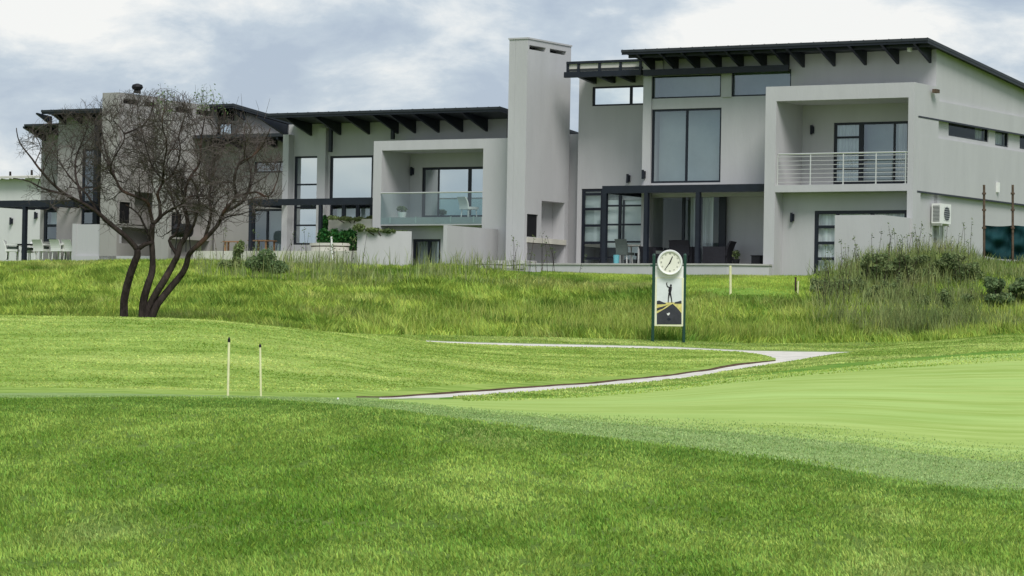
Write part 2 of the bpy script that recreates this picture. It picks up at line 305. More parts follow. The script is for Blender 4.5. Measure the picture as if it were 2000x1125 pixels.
def facemat(b, px):
    # b: band index counted from 0 = (camera row); 2=A-B 3=B-C 4=C-D 5=D-E 6=E-F 7=F-G 8=G-H 9=H-I 10=I-J 11=J-K 12=K-L
    if b <= 2: return 'rough_turf'
    if b == 3: return 'fringe_turf'
    if b == 4: return 'GREEN' if px > 640 else 'fringe_turf'
    if b == 5: return 'collar_turf' if px > 860 else 'fringe_turf'
    if b == 6: return 'PATH' if 744 < px < 1655 else ('collar_turf' if px > 1600 else 'fringe_turf')
    if b == 7: return ('soil' if px < 1512 else 'PATH') if 700 < px < 1655 else ('collar_turf' if px > 1600 else 'mound_turf')
    if b == 8: return 'PATH' if 1512 < px < 1655 else ('collar_turf' if px > 1600 else 'mound_turf')
    if b == 9: return 'PATH' if 832 < px < 1655 else ('collar_turf' if px > 1600 else ('mound_turf' if px < 600 else 'strip_turf'))
    if b == 10: return 'strip_turf' if px > 700 else 'slope_turf'
    if b == 11: return 'slope_turf'
    if b == 12: return 'lawn_turf' if 1290 < px < 1580 else 'slope_turf'
    return 'slope_turf'
nr, nc = GD.shape; V = np.stack([GX, GD, GZ], -1).reshape(-1, 3)
fl = {}
for b in range(nr-1):
    for c in range(nc-1):
        m = facemat(rowBand[b], (cols[c]+cols[c+1])/2); fl.setdefault(m, []).append((b*nc+c, b*nc+c+1, (b+1)*nc+c+1, (b+1)*nc+c))
def submesh(name, keys):
    me = bpy.data.meshes.new(name); fs = []; mi = []
    for i, k in enumerate(keys): fs += fl.get(k, []); mi += [i]*len(fl.get(k, []))
    used = sorted({v for f in fs for v in f}); mp = {v: i for i, v in enumerate(used)}
    me.from_pydata([tuple(V[v]) for v in used], [], [tuple(mp[v] for v in f) for f in fs])
    return me, mi
me, mi = submesh('ground', ['rough_turf', 'fringe_turf', 'collar_turf', 'mound_turf', 'strip_turf', 'slope_turf', 'lawn_turf', 'soil'])
# ground round and behind the camera out to the horizon, under the shaped part
bmv = len(me.vertices)
for k in ['rough_turf', 'fringe_turf', 'collar_turf', 'mound_turf', 'strip_turf', 'slope_turf', 'lawn_turf', 'soil']: me.materials.append(MATS[k])
me.polygons.foreach_set('material_index', mi); me.polygons.foreach_set('use_smooth', [True]*len(me.polygons))
g = bpy.data.objects.new('ground', me); COL.objects.link(g); tag(g, kind='structure')
me, mi = submesh('green', ['GREEN']); me.materials.append(MATS['green_turf']); me.polygons.foreach_set('use_smooth', [True]*len(me.polygons)); g = bpy.data.objects.new('putting_green', me); COL.objects.link(g); tag(g, kind='structure')
me, mi = submesh('path', ['PATH']); me.materials.append(MATS['path_concrete']); me.polygons.foreach_set('use_smooth', [True]*len(me.polygons)); g = bpy.data.objects.new('path', me); COL.objects.link(g); tag(g, kind='structure')
o = MB().poly([(-3000, -3000, -.6), (3000, -3000, -.6), (3000, 3000, -.6), (-3000, 3000, -.6)]).build('terrain', 'rough_turf'); tag(o, kind='structure')
# ------------------------------------------------------------------ grass
def sample_band(b0, b1, p0, p1, n, fn=None):
    """random points on the terrain between feature rows b0..b1 and columns p0..p1, uniform per area"""
    rows = [i for i in range(nr-1) if b0 <= T[i] < b1]; cs = [c for c in range(nc-1) if p0 <= cols[c] < p1]
    R, C = np.meshgrid(rows, cs, indexing='ij'); R = R.ravel(); C = C.ravel()
    w = (GX[R, C+1]-GX[R, C])*(GD[R+1, C]-GD[R, C]); i = rng.choice(len(R), n, p=w/w.sum()); R = R[i]; C = C[i]
    u = rng.random(n); v = rng.random(n)
    def bl(A): return (A[R, C]*(1-u)+A[R, C+1]*u)*(1-v) + (A[R+1, C]*(1-u)+A[R+1, C+1]*u)*v
    return np.stack([bl(GX), bl(GD), bl(GZ)], -1), cols[C]
def blades(name, P, h, w, lean, m, parent=None, clump=0.0):
    n = len(P); az = rng.random(n)*2*np.pi; az = az*(1-clump) + clump*2*np.pi*1.6*vnoise(P[:, 0], P[:, 1]*.6, 2.3, 21); face = rng.random(n)*np.pi
    L_ = lean*(.3+rng.random(n)*.9)*h; dx = np.cos(az)*L_; dy = np.sin(az)*L_; wx = np.cos(face)*w/2; wy = np.sin(face)*w/2*.6
    z = np.sqrt(np.maximum(h*h - L_*L_, (h*.3)**2)); V = np.zeros((n, 5, 3))
    V[:, 0] = P; V[:, 0, 0] -= wx; V[:, 0, 1] -= wy; V[:, 0, 2] -= .01
    V[:, 1] = P; V[:, 1, 0] += wx; V[:, 1, 1] += wy; V[:, 1, 2] -= .01
    V[:, 2, 0] = P[:, 0]+wx*.8+dx*.32; V[:, 2, 1] = P[:, 1]+wy*.8+dy*.32; V[:, 2, 2] = P[:, 2]+z*.6
    V[:, 3, 0] = P[:, 0]-wx*.8+dx*.32; V[:, 3, 1] = P[:, 1]-wy*.8+dy*.32; V[:, 3, 2] = P[:, 2]+z*.6
    V[:, 4, 0] = P[:, 0]+dx; V[:, 4, 1] = P[:, 1]+dy; V[:, 4, 2] = P[:, 2]+z
    b = np.arange(n)*5; F = np.concatenate([np.stack([b, b+1, b+2], 1), np.stack([b, b+2, b+3], 1), np.stack([b+3, b+2, b+4], 1)])
    return np_mesh(name, V.reshape(-1, 3), F, m, parent)
P, _ = sample_band(2.0, 2.999, -260, 2260, 300000)
k = .6*vnoise(P[:, 0], P[:, 1]*.35, 19, 31)+.4*vnoise(P[:, 0], P[:, 1]*.4, 8.3, 32) + .14*(rng.random(len(P))-.5) > .30; P = P[k]
hh = (.026+.03*rng.random(len(P)))*(.75+.6*vnoise(P[:, 0], P[:, 1], 1.1, 5))*np.interp(P[:, 1], [21, 34, 41], [1, .8, .45])
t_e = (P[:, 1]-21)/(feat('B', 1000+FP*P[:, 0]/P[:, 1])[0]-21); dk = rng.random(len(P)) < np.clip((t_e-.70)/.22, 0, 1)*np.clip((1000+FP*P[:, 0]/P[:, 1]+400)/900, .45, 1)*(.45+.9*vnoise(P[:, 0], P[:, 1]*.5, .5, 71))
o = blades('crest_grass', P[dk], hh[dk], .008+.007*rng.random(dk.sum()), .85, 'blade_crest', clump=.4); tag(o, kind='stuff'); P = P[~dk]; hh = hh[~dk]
o = blades('grass', P, hh, .008+.007*rng.random(len(P)), .85, 'blade_rough', clump=.4); tag(o, kind='stuff')
# long grass on the slope below the houses
def slope_pts(n, b0=11.0, b1=13.0, p0=-260, p1=2260): return sample_band(b0, b1, p0, p1, n)
P, c = slope_pts(210000)
tall = .5+1.0*vnoise(P[:, 0], P[:, 1], .55, 8)
hh = (.14+.20*rng.random(len(P)))*tall*np.interp(P[:, 1], [72, 86, 99, 112], [.9, 1, .7, .4])
lf_ = np.clip((c-880)/60, 0, 1)*np.clip((1600-c)/40, 0, 1)*np.clip((P[:, 1]-np.interp(c, [900, 1030, 1300, 1400, 1575], [99.5, 97, 94, 91.3, 92])-1.2*(vnoise(P[:, 0], P[:, 1], .8, 55)-.5))/.9, 0, 1)
hh *= (1-.84*lf_)*np.where((c > 1890) & (P[:, 1] > 91), .4, 1.0)
kp_ = rng.random(len(P)) > .45*lf_; P = P[kp_]; hh = hh[kp_]; c = c[kp_]
o = blades('long_grass', P, hh, .020+.018*rng.random(len(P)), .85, 'blade_long', clump=.6); tag(o, kind='stuff')
P, c = sample_band(12.25, 13.0, 1050, 1600, 26000); o = blades('lawn_grass', P, .05+.05*rng.random(len(P)), .016+0*c, .6, 'blade_long'); tag(o, kind='stuff')

# finer turf: the fringe, the ragged edge of the rough, tufts on the mown mound and collar
P, c = sample_band(3.0, 4.3, -260, 2260, 150000); dC_, _ = feat('C', c); P = P[rng.random(len(P)) > np.clip((P[:, 1]-dC_)/3.2, 0, 1)**.5]; c = np.zeros(len(P)); P = P[~((c > 1250) & (P[:, 1] < 0))]; o = blades('fringe_grass', P, .012+.014*rng.random(len(P)), .010+.008*rng.random(len(P)), .8, 'blade_fringe'); tag(o, kind='stuff')
P, c = sample_band(3.0, 3.7, -260, 2260, 60000); t_ = np.interp(vnoise(P[:, 0], P[:, 1]*.5, 1.5, 41), [.2, .8], [.0, 1.0]); fr_ = (P[:, 1]-np.array([feat('B', np.array([q]))[0][0] for q in c[:1]])[0]*0)
dB, _ = feat('B', c); dC, _ = feat('C', c); u_ = (P[:, 1]-dB)/(dC-dB+.01); P = P[rng.random(len(P)) < np.clip(.4*t_ - u_*1.6, 0, 1)]; o = blades('edge_grass', P, .02+.02*rng.random(len(P)), .009+.008*rng.random(len(P)), .8, 'blade_rough'); tag(o, kind='stuff')
P, c = sample_band(8.04, 8.985, -260, 1505, 110000); o = blades('mown_grass', P, .012+.02*rng.random(len(P))**2, .02+.025*rng.random(len(P)), .8, 'blade_mound', clump=.4); tag(o, kind='stuff')
P, c = sample_band(6.0, 10.97, 1500, 2260, 60000); P2, c2 = sample_band(5.02, 5.84, 880, 2260, 58000); P = np.concatenate([P[c > 1664], P2]); P3_, c3 = sample_band(9.02, 9.98, 560, 830, 4000); P4_, c4 = sample_band(10.02, 10.98, 600, 1664, 26000); P5_, c5 = sample_band(4.86, 5.0, 900, 2260, 9000); P6_, c6 = sample_band(5.9, 6.16, 760, 1640, 5000); P = np.concatenate([P, P3_, P4_, P5_[rng.random(9000) < .6]]); o = blades('collar_grass', P, .015+.025*rng.random(len(P)), .018+.02*rng.random(len(P)), .8, 'blade_mound', clump=.4); tag(o, kind='stuff')
# ------------------------------------------------------------------ the row of houses: common frame a (right along the fronts), b (into the houses), z
YAW = math.radians(31.5); AV = Vector((math.cos(YAW), -math.sin(YAW), 0)); BV = Vector((math.sin(YAW), math.cos(YAW), 0))
HC = at(1781, 500, 100.0); HC.z = 0; CAM = Vector((0, 0, CZ))
def H(a, b, z): p = HC + AV*a + BV*b; return Vector((p.x, p.y, z))
def F(px, py, b):
    r = ray(px, py); t = ((HC-CAM).dot(BV)+b)/r.dot(BV); p = CAM + r*t; return (p-HC).dot(AV), p.z
def S(px, py, a):
    r = ray(px, py); t = ((HC-CAM).dot(AV)+a)/r.dot(AV); p = CAM + r*t; return (p-HC).dot(BV), p.z
def FA(px, b, py=350): return F(px, py, b)[0]
def FZ(px, py, b): return F(px, py, b)[1]
def RF(b, x0, y0, x1, y1): return (F(x0, (y0+y1)/2, b)[0], F(x1, (y0+y1)/2, b)[0], F((x0+x1)/2, y1, b)[1], F((x0+x1)/2, y0, b)[1])
def RS(a, x0, y0a, y0b, x1, y1a, y1b):  # left edge (top,bottom), right edge (top,bottom)
    b0, zt0 = S(x0, y0a, a); _, zb0 = S(x0, y0b, a); b1, zt1 = S(x1, y1a, a); _, zb1 = S(x1, y1b, a)
    return (b0, b1, (zb0+zb1)/2, (zt0+zt1)/2)
class House:
    def __init__(s, name, label, cat, a, b, z):
        s.off = (a, b, z); s.root = thing(name, label, cat, H(a, b, z), -YAW)
    def put(s, mb, name, m, parent=None, smooth=False): return mb.build(name, m, parent or s.root, s.off, smooth)
def frame_part(h, kind, axis, c, r, vx=(), hz=(), fw=.07, fd=.08, glass='glass', back=None, bd=.18, bm='blind', parent=None, label=None, backs=None):
    """an opening's frame with its bars, then pane and blind as its sub-parts; axis f looks to -b, axis s to +a"""
    a0, a1, z0, z1 = r; m = MB(); sg = 1 if axis == 'f' else -1
    def bx(mb, p0, p1, q0, q1, zz0, zz1):
        if axis == 'f': mb.box(p0, p1, c+q0, c+q1, zz0, zz1)
        else: mb.box(c-q0, c-q1, p0, p1, zz0, zz1)
    bx(m, a0, a0+fw, 0, fd, z0, z1); bx(m, a1-fw, a1, 0, fd, z0, z1); bx(m, a0+fw, a1-fw, 0, fd, z1-fw, z1); bx(m, a0+fw, a1-fw, 0, fd, z0, z0+fw)
    for v in vx:
        q = a0 + (a1-a0)*(v if not isinstance(v, tuple) else v[0]); w = fw*.5 if not isinstance(v, tuple) else v[1]/2
        bx(m, q-w, q+w, .004, fd-.004, z0+fw, z1-fw)
    for v in hz:
        lo, hi = 0, 1
        if isinstance(v, tuple): v, lo, hi = v
        q = z0 + (z1-z0)*v; bx(m, a0+fw+(a1-a0-2*fw)*lo, a0+fw+(a1-a0-2*fw)*hi, .008, fd-.008, q-fw*.45, q+fw*.45)
    fr = h.put(m, kind, 'frame_dark', parent)
    if label: fr['label'] = label
    p = MB(); A_, B_, q_ = a0+fw*.8, a1-fw*.8, fd*.5; Z_, W_ = z0+fw*.8, z1-fw*.8
    p.poly([(A_, c+q_, Z_), (B_, c+q_, Z_), (B_, c+q_, W_), (A_, c+q_, W_)] if axis == 'f' else [(c-q_, A_, Z_), (c-q_, B_, Z_), (c-q_, B_, W_), (c-q_, A_, W_)]); h.put(p, 'pane', glass, fr)
    for (nm, mt, x0, x1, y0, y1, dep) in (backs or ()):
        p = MB(); n = 26 if nm == 'curtain' else 1; A0 = a0+(a1-a0)*x0; A1 = a0+(a1-a0)*x1; Z0 = z0+(z1-z0)*y0; Z1 = z0+(z1-z0)*y1
        if nm == 'curtain':
            for i in range(n):
                p0 = A0+(A1-A0)*i/n; p1 = A0+(A1-A0)*(i+1)/n; d0 = dep+.03*math.sin(i*1.9)+.02*math.sin(i*.7); d1 = dep+.03*math.sin((i+1)*1.9)+.02*math.sin((i+1)*.7)
                if axis == 'f': p.poly([(p0, c+d0, Z0), (p1, c+d1, Z0), (p1, c+d1, Z1), (p0, c+d0, Z1)])
                else: p.poly([(c-d0, p0, Z0), (c-d1, p1, Z0), (c-d1, p1, Z1), (c-d0, p0, Z1)])
        else: bx(p, A0, A1, dep, dep+.012, Z0, Z1)
        h.put(p, nm, mt, fr)
    return fr
def wall_lamp(h, px, py, b, parent=None):
    a, z = F(px, py, b); m = MB(); m.box(a-.05, a+.05, b-.10, b, z-.12, z+.12); m.box(a-.035, a+.035, b-.16, b-.10, z-.16, z+.16); return h.put(m, 'wall_lamp', 'frame_dark', parent)
def roof_part(h, a0, a1, be, bb, ze, sl, thk=.09, fascia=.17, name='roof'):
    zz = lambda b: ze - sl*(b-be); m = MB()
    m.hexa([(a0, be, zz(be)-thk), (a1, be, zz(be)-thk), (a1, bb, zz(bb)-thk), (a0, bb, zz(bb)-thk), (a0, be, zz(be)), (a1, be, zz(be)), (a1, bb, zz(bb)), (a0, bb, zz(bb))])
    # standing ribs of the sheeting, seen along the edge
    n = int((a1-a0)/.45)
    for i in range(n+1):
        a = a0+.02+(a1-a0-.06)*i/n; m.hexa([(a, be+.01, zz(be)+.002), (a+.03, be+.01, zz(be)+.002), (a+.03, bb, zz(bb)+.002), (a, bb, zz(bb)+.002), (a, be+.01, zz(be)+.012), (a+.03, be+.01, zz(be)+.012), (a+.03, bb, zz(bb)+.012), (a, bb, zz(bb)+.012)])
    rf = h.put(m, name, 'roof_sheet')
    f = MB(); f.box(a0+.01, a1-.01, be+.03, be+.07, zz(be)-fascia, zz(be)-thk-.003)
    f.hexa([(a1-.05, be+.07, zz(be)-fascia), (a1-.012, be+.07, zz(be)-fascia), (a1-.012, bb, zz(bb)-fascia), (a1-.05, bb, zz(bb)-fascia), (a1-.05, be+.07, zz(be)-thk-.003), (a1-.012, be+.07, zz(be)-thk-.003), (a1-.012, bb, zz(bb)-thk-.003), (a1-.05, bb, zz(bb)-thk-.003)])
    h.put(f, 'fascia', 'metal_dark', rf)
    return rf, zz
def rafters(h, rf, alist, b0, b1, zz, thk, d0=.08, d1=.42, w=.09, bend=.0):
    for a in alist:
        m = MB(); m.xprism([(b0, zz(b0)-thk-.004), (b0, zz(b0)-thk-d0), (b1, zz(b1)-thk-d1), (b1, zz(b1)-thk-.004)], a-w/2, a+w/2); h.put(m, 'rafter', 'metal_dark', rf)
# ================================================================== HOUSE 1 (right, nearest)
Bf, Bw, B2 = 0.0, 2.0, 3.5
zb1 = FZ(1640, 545, 0)-.4
h1 = House('house', 'large grey two storey house at the right, with a steel railed recessed balcony', 'house', FA(1490, 0), 0, zb1)
aL = FA(1255, Bw); aP = FA(1493, Bf); aP1 = FA(1514, Bf); aQ0 = FA(1772, Bf)
# roof
be = .55; ze = (FZ(1213, 97, be)+FZ(1812, 74, be))/2; aR0 = FA(1213, be, 97); aR1 = FA(1812, be, 74)
b_a, z_a = S(1812, 74, aR1); b_b, z_b = S(2000, 163, aR1); sl1 = (z_a-z_b)/(b_b-b_a)
print('house1', 'aR1', aR1, 'slope', sl1, 'ze', ze, FZ(1213, 97, be), FZ(1812, 74, be), 'base', zb1, 'aL', aL)
rf1, zz1 = roof_part(h1, aR0, aR1, be, 13.0, ze, sl1)
tips = [1280, 1324, 1366, 1408, 1451, 1496, 1540, 1570, 1630, 1691, 1754, 1817]
rafters(h1, rf1, [FA(x, Bw, 112) for x in tips], be+.07, Bw, zz1, .09, .06, .46)
m = MB(); m.box(aR0+.1, aR1-.1, be+.35, be+.42, zz1(be+.4)-.22, zz1(be+.4)-.10); h1.put(m, 'purlin', 'metal_dark', rf1)
m = MB(); a, z = F(1777, 97, 1.3); m.box(a-.05, a+.06, 1.2, 1.36, z-.07, z+.07); h1.put(m, 'flood_lamp', 'white_paint', rf1)
# walls
zfT = (FZ(1497, 170, 0)+FZ(1780, 160, 0))/2; zfB = (FZ(1510, 198, 0)+FZ(1772, 190, 0))/2
zsT = (FZ(1516, 361, 0)+FZ(1770, 359, 0))/2; zsB = (FZ(1516, 375, 0)+FZ(1770, 373, 0))/2
zTer = FZ(1500, 516, 0)
print('frame z', zfT, zfB, zsT, zsB, 'terrace', zTer)
w = MB()
winA = RF(Bw, 1272, 147, 1408, 191); winB = RF(Bw, 1428, 137, 1545, 187); winC = RF(Bw, 1272, 212, 1408, 357); doorB = RF(Bw, 1628, 238, 1775, 359)
canT = FZ(1380, 361, Bw)
patio = (FA(1262, Bw), FA(1491, Bw)+.45, zTer, FZ(1380, 376, Bw))
zwt = zz1(Bw)-.095
w.grid_wall('f', Bw, Bw+.25, (aL, -.12, zb1, zwt), [winA, winB, winC, doorB, patio])
# pier strip left of the tall windows, a little proud, and band below the clerestory
w.box(aL, FA(1271, Bw)-.0, Bw-.06, Bw-.003, zTer, winA[3]+.0)
w.box(FA(1409, Bw), FA(1427, Bw), Bw-.06, Bw-.003, winA[2]-.02, winA[3]+.02)
# side wall (right flank): bands
z_bt = (S(1800, 190, 0)[1]+S(1998, 230, 0)[1])/2; z_g1 = (S(1791, 225, 0)[1]+S(2000, 265, 0)[1])/2; z_g1b = (S(1791, 260, 0)[1]+S(2000, 300, 0)[1])/2; z_g2 = (S(1790, 372, 0)[1]+S(2000, 401, 0)[1])/2
print('side levels', z_bt, z_g1, z_g1b, z_g2, S(1800, 190, 0)[1], S(1998, 230, 0)[1], S(1790, 372, 0)[1], S(2000, 401, 0)[1])
winS1 = RS(-.16, 1853, 236, 264, 1931, 251, 279); winS2 = RS(-.16, 1944, 254, 281, 1970, 259, 291); winS3 = RS(-.16, 1992, 262, 290, 2030, 270, 297)
bS = 12.6
w.xprism([(Bw+.25, z_bt), (bS, z_bt), (bS, zz1(bS)-.095), (Bw+.25, zz1(Bw+.25)-.095)], -.35, -.12)
w.xprism([(Bw, z_bt), (Bw+.247, z_bt), (Bw+.247, zz1(Bw+.25)-.095), (Bw, zz1(Bw)-.095)], -.117, -.12+.0)
w.box(-.25, 0, Bw+.003, bS, z_g1, z_bt+.002)
w.grid_wall('s', -.36, -.16, (Bw+.26, bS, z_g1b, z_g1-.002), [winS1, winS2, winS3]); w.box(-.36, 0, .003, Bw+.255, z_g1b, z_g1-.002) if False else None
w.box(-.25, 0, S(1850, 248, -.1)[0] if False else bS-.01, bS, z_g1b, z_g1-.004)
w.box(-.25, 0, .5, bS, z_g2, z_g1b-.003)
w.box(-.36, -.12, .6, bS, zb1, z_g2-.003)
w.box(-.26, -.004, .25, .62, zb1, z_g2-.003)
# back and left walls, floors
zbk = zz1(bS)-.1
w.box(FA(1128, B2), -.13, bS-.25, bS-.004, zb1, zbk)
w.xprism([(Bw+.26, zb1), (bS-.26, zb1), (bS-.26, zz1(bS-.26)-.1), (Bw+.26, zz1(Bw+.26)-.1)], aL, aL+.22)
w.box(aL+.23, -.37, Bw+.26, bS-.26, zsB, zsT-.01)
w.box(aL+.23, -.37, Bw+.26, bS-.26, zTer-.3, zTer-.02)
w.box(aL+.23, -.37, 7.0, 7.2, zTer, zz1(7.2)-.12)
# patio recess right part
w.box(FA(1418, Bw+.6), FA(1491, Bw)+.44, Bw+.6, Bw+.8, zTer, patio[3]-.005)
h1.put(w, 'wall', 'plaster')
# dark strips standing in for the shadow lines of the flank's grooves
m = MB(); m.box(-.02, .006, .35, bS, z_g1-.035, z_g1+.02); m.box(-.02, .006, .35, bS, z_g2-.04, z_g2+.02); h1.put(m, 'shadow_line', 'metal_dark')
# balcony portal
p = MB()
p.box(aP, aP1, 0, Bw-.003, zb1, zfT); p.box(aP1, aQ0, 0, Bw-.003, zfB, zfT-.0); p.box(aQ0, 0, 0, .24, zb1, zfT)
p.box(aQ0, 0, .24, Bw-.003, z_g1+.0, zfT); p.box(-.26, -.005, .242, Bw+.0, z_g2+.002, z_g1-.0); 
p.box(aP1, aQ0, .003, Bw-.003, zsB, zsT); p.box(aP1, aP1+.012, .5, .6, zb1, zsB-.01)
h1.put(p, 'balcony', 'plaster_light', label=None) if False else h1.put(p, 'balcony', 'plaster')
# ground floor wall under balcony with glazed door
gd = RF(.6, 1590, 411, 1772, 545); q = MB(); q.grid_wall('f', .6, .8, (aP1+.002, -.265, zb1, zsB-.004), [(gd[0], gd[1], zb1-1, gd[3])]); h1.put(q, 'lower_wall', 'plaster')
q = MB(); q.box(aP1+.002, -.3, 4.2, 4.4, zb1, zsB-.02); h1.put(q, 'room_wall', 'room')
zg0 = FZ(1610, 535, .6)
frame_part(h1, 'door', 'f', .62, (gd[0], gd[1]-.02, zg0, gd[3]), vx=[(.245, .1), .62], hz=[(.24, 0, .25), (.49, 0, .25), (.745, 0, .25)], fw=.11, glass='glass_clear', backs=[('curtain', 'curtain', .02, .98, .03, .97, .13)])
# balcony door
frame_part(h1, 'door', 'f', Bw+.03, doorB, vx=[(.36, .16), (.80, .06)], hz=[(.25, 0, .36), (.5, 0, .36), (.76, 0, .36)], fw=.08, backs=[('curtain', 'curtain', .02, .34, .02, .98, .14), ('blind', 'blind_grey', .36, .8, .02, .98, .5), ('curtain', 'curtain', .83, 1.0, .02, .98, .14)])
frame_part(h1, 'window', 'f', Bw+.03, winA, fw=.05, backs=[('blind', 'blind_grey', -.1, 1.1, -.2, 1.1, .7)])
frame_part(h1, 'window', 'f', Bw+.03, winB, fw=.05, backs=[('blind', 'blind_grey', -.1, 1.1, -.2, 1.1, .7)])
frame_part(h1, 'window', 'f', Bw+.03, winC, vx=[.5], fw=.07, backs=[('blind', 'blind_grey', .02, .98, .02, .98, .45)])
frame_part(h1, 'window', 's', -.20, winS1, fw=.05, glass='glass_clear', backs=[('curtain', 'curtain', .86, 1, 0, 1, .25)]); frame_part(h1, 'window', 's', -.20, winS2, fw=.05, glass='glass_clear', backs=[('curtain', 'curtain', .45, 1, 0, 1, .25)]); frame_part(h1, 'window', 's', -.20, winS3, fw=.05, glass='glass_clear')
# patio glazing
gl = (FA(1262, Bw+.4), FA(1418, Bw+.4), zTer, patio[3])
frame_part(h1, 'door', 'f', Bw+.4, gl, vx=[(.07, .12), (.475, .10), (.66, .14), (.95, .2)], fw=.09, glass='glass_clear', backs=[('curtain', 'curtain', .54, .64, 0, .98, .16), ('curtain', 'curtain', .69, .83, 0, .98, .16), ('blind', 'blind_grey', .80, .93, 0, .98, 1.2), ('blind', 'blind_grey', .08, .27, 0, .98, 2.2), ('curtain', 'curtain', .30, .38, .05, .9, 2.4), ('blind', 'blind_grey', .38, .56, 0, .98, 2.6)])
# railing
rz = (FZ(1520, 301, .1)+FZ(1770, 297, .1))/2; rl = MB(); rl.tube([(aP1+.05, .12, rz), (aQ0-.01, .12, rz)], .028, 8)
rail = h1.put(rl, 'railing', 'steel')
for x in (1519, 1583, 1647, 1711, 1769):
    a = FA(x, .12, 330); m = MB(); m.tube([(a, .12, zsT), (a, .12, rz-.02)], .024, 8); m.box(a-.05, a+.05, .07, .17, zsT, zsT+.012); h1.put(m, 'post', 'steel', rail)
for i in range(7):
    z = zsT+.10+(rz-zsT-.19)*i/6; m = MB(); m.tube([(aP1+.03, .12, z), (aQ0-.01, .12, z)], .011, 6); h1.put(m, 'rail', 'steel', rail)
# wing W2, its low roof, clerestory and doors
w2 = MB(); a20 = FA(1128, B2); a21 = aL-.004; cl = RF(B2, 1157, 168, 1262, 206); dr = RF(B2, 1135, 368, 1262, 512); dr = (dr[0], a21+.3, zTer, dr[3])
zl = FZ(1180, 119, 1.9); zl0 = FZ(1180, 138, 1.9); zlb = FZ(1180, 150, 1.9)
w2.grid_wall('f', B2, B2+.22, (a20, a21, zb1, zl0), [(cl[0], a21+.5, cl[2], cl[3]), dr])
w2.xprism([(B2+.225, zb1), (bS-.26, zb1), (bS-.26, cl[2]-.3), (B2+.225, cl[2]-.3)], a20, a20+.2)
w2.box(a20+.21, a21-.002, 9.0, 9.2, zb1, cl[2]-.35)
w2.box(FA(1098, B2+.5), a20-.004, B2+.5, B2+.7, zb1, FZ(1120, 262, B2+.5))
w2.box(a20+.22, a21-.003, B2+.23, 9, zsB+.0, zsT-.0)
h1.put(w2, 'wing_wall', 'plaster')
aC1 = FA(1107, 1.9, 130)
m = MB(); m.box(aC1, aL-.01, 1.9, 8.0, zl0+.02, zl0+.10); rl2 = h1.put(m, 'low_roof', 'soffit')
m = MB(); m.box(aC1, aR0+.9, 1.86, 1.96, zl-.07, zl+.02); m.box(aC1, aL+.02, 1.70, 1.86, zlb, zl0-.02); h1.put(m, 'gutter', 'metal_dark', rl2)
m = MB(); m.box(aC1+.01, aR0+.9, 1.92, 1.955, zl0-.02, zl-.07); h1.put(m, 'parapet_panel', 'cream_panel', rl2)
for x in (1109, 1130, 1171, 1212, 1251): a = FA(x, 1.9, 130); m = MB(); m.box(a-.05, a+.05, 1.885, 1.918, zl0-.02, zl-.07); h1.put(m, 'stud', 'metal_dark', rl2)
rafz = lambda b: zl0+.02-.0*(b)
for x in (1146, 1183, 1222): a = FA(x, 2.9, 155); m = MB(); m.xprism([(1.98, zl0+.015), (1.98, zl0-.12), (B2-.01, zl0-.30), (B2-.01, zl0+.015)], a-.07, a+.07); h1.put(m, 'rafter', 'metal_dark', rl2)
frame_part(h1, 'window', 'f', B2+.03, (cl[0], a21, cl[2], cl[3]), vx=[(.53, .09)], fw=.06, glass='glass_clear')
# steel beam on the front
m = MB(); zbt = FZ(1480, 129, Bw-.3); zbb = FZ(1480, 141, Bw-.3); m.box(FA(1256, Bw-.3), FA(1538, Bw-.3), Bw-.42, Bw-.30, zbb, zbt); m.box(FA(1256, Bw-.3), FA(1538, Bw-.3), Bw-.30, Bw-.18, zbb, zbb+.03); h1.put(m, 'steel_beam', 'metal_dark')
# doors of the wing: a glazed screen of stacked panes and a folded leaf
frame_part(h1, 'door', 'f', B2+.03, (dr[0], FA(1178, B2), dr[2], dr[3]), hz=[.11, .31, .53, .74, .93], fw=.10, backs=[('blind', 'blind', .0, 1, .3, .96, .14)])
frame_part(h1, 'door', 'f', B2+.03, (FA(1178, B2)+.005, a21-.01, dr[2], dr[3]), vx=[(.28, .10), (.75, .1)], hz=[(.12, 0, .28), (.32, .0, .75), (.54, 0, .75), (.78, 0, .75)], fw=.07, glass='glass_clear', backs=[('blind', 'blind', .0, .28, 0.25, 1, .2), ('blind', 'blind', .31, .60, .1, .95, .25)])
# pergola canopy in front of the patio
b0c = .75; can = MB(); ac0 = FA(1176, b0c, 372); ac1 = aP-.01; zc1 = (FZ(1176, 366, b0c)+FZ(1490, 356, b0c))/2; zc0 = zc1-.26
can.box(ac0, ac1, b0c, b0c+.12, zc0, zc1); can.box(ac0, ac0+.12, b0c+.12, B2-.01, zc0, zc1); can.box(ac1-.12, ac1, b0c+.12, Bw-.07, zc0, zc1)
cn = h1.put(can, 'canopy', 'metal_dark')
m = MB(); m.box(ac0+.13, ac1-.13, b0c+.13, Bw-.07, zc1-.07, zc1-.03); h1.put(m, 'canopy_sheet', 'soffit', cn)
m = MB(); m.box(ac0+.13, aL-.02, Bw-.065, B2-.01, zc1-.07, zc1-.03); h1.put(m, 'canopy_sheet', 'soffit', cn)
for i in range(9):
    a = ac0+.5+(ac1-ac0-1)*i/8; m = MB(); m.box(a-.03, a+.03, b0c+.13, Bw-.08, zc0+.06, zc1-.075); h1.put(m, 'purlin', 'metal_dark', cn)
for x in (1181, 1262, 1363): a = FA(x, b0c+.06, 440); m = MB(); m.box(a-.075, a+.075, b0c+.0, b0c+.15, zTer-.01, zc0-.002); h1.put(m, 'post', 'metal_dark', cn)
for x, y, b in ((1229, 349, B2), (1259, 341, Bw-.06), (1588, 254, Bw), (1549, 425, .6)): wall_lamp(h1, x, y, b)
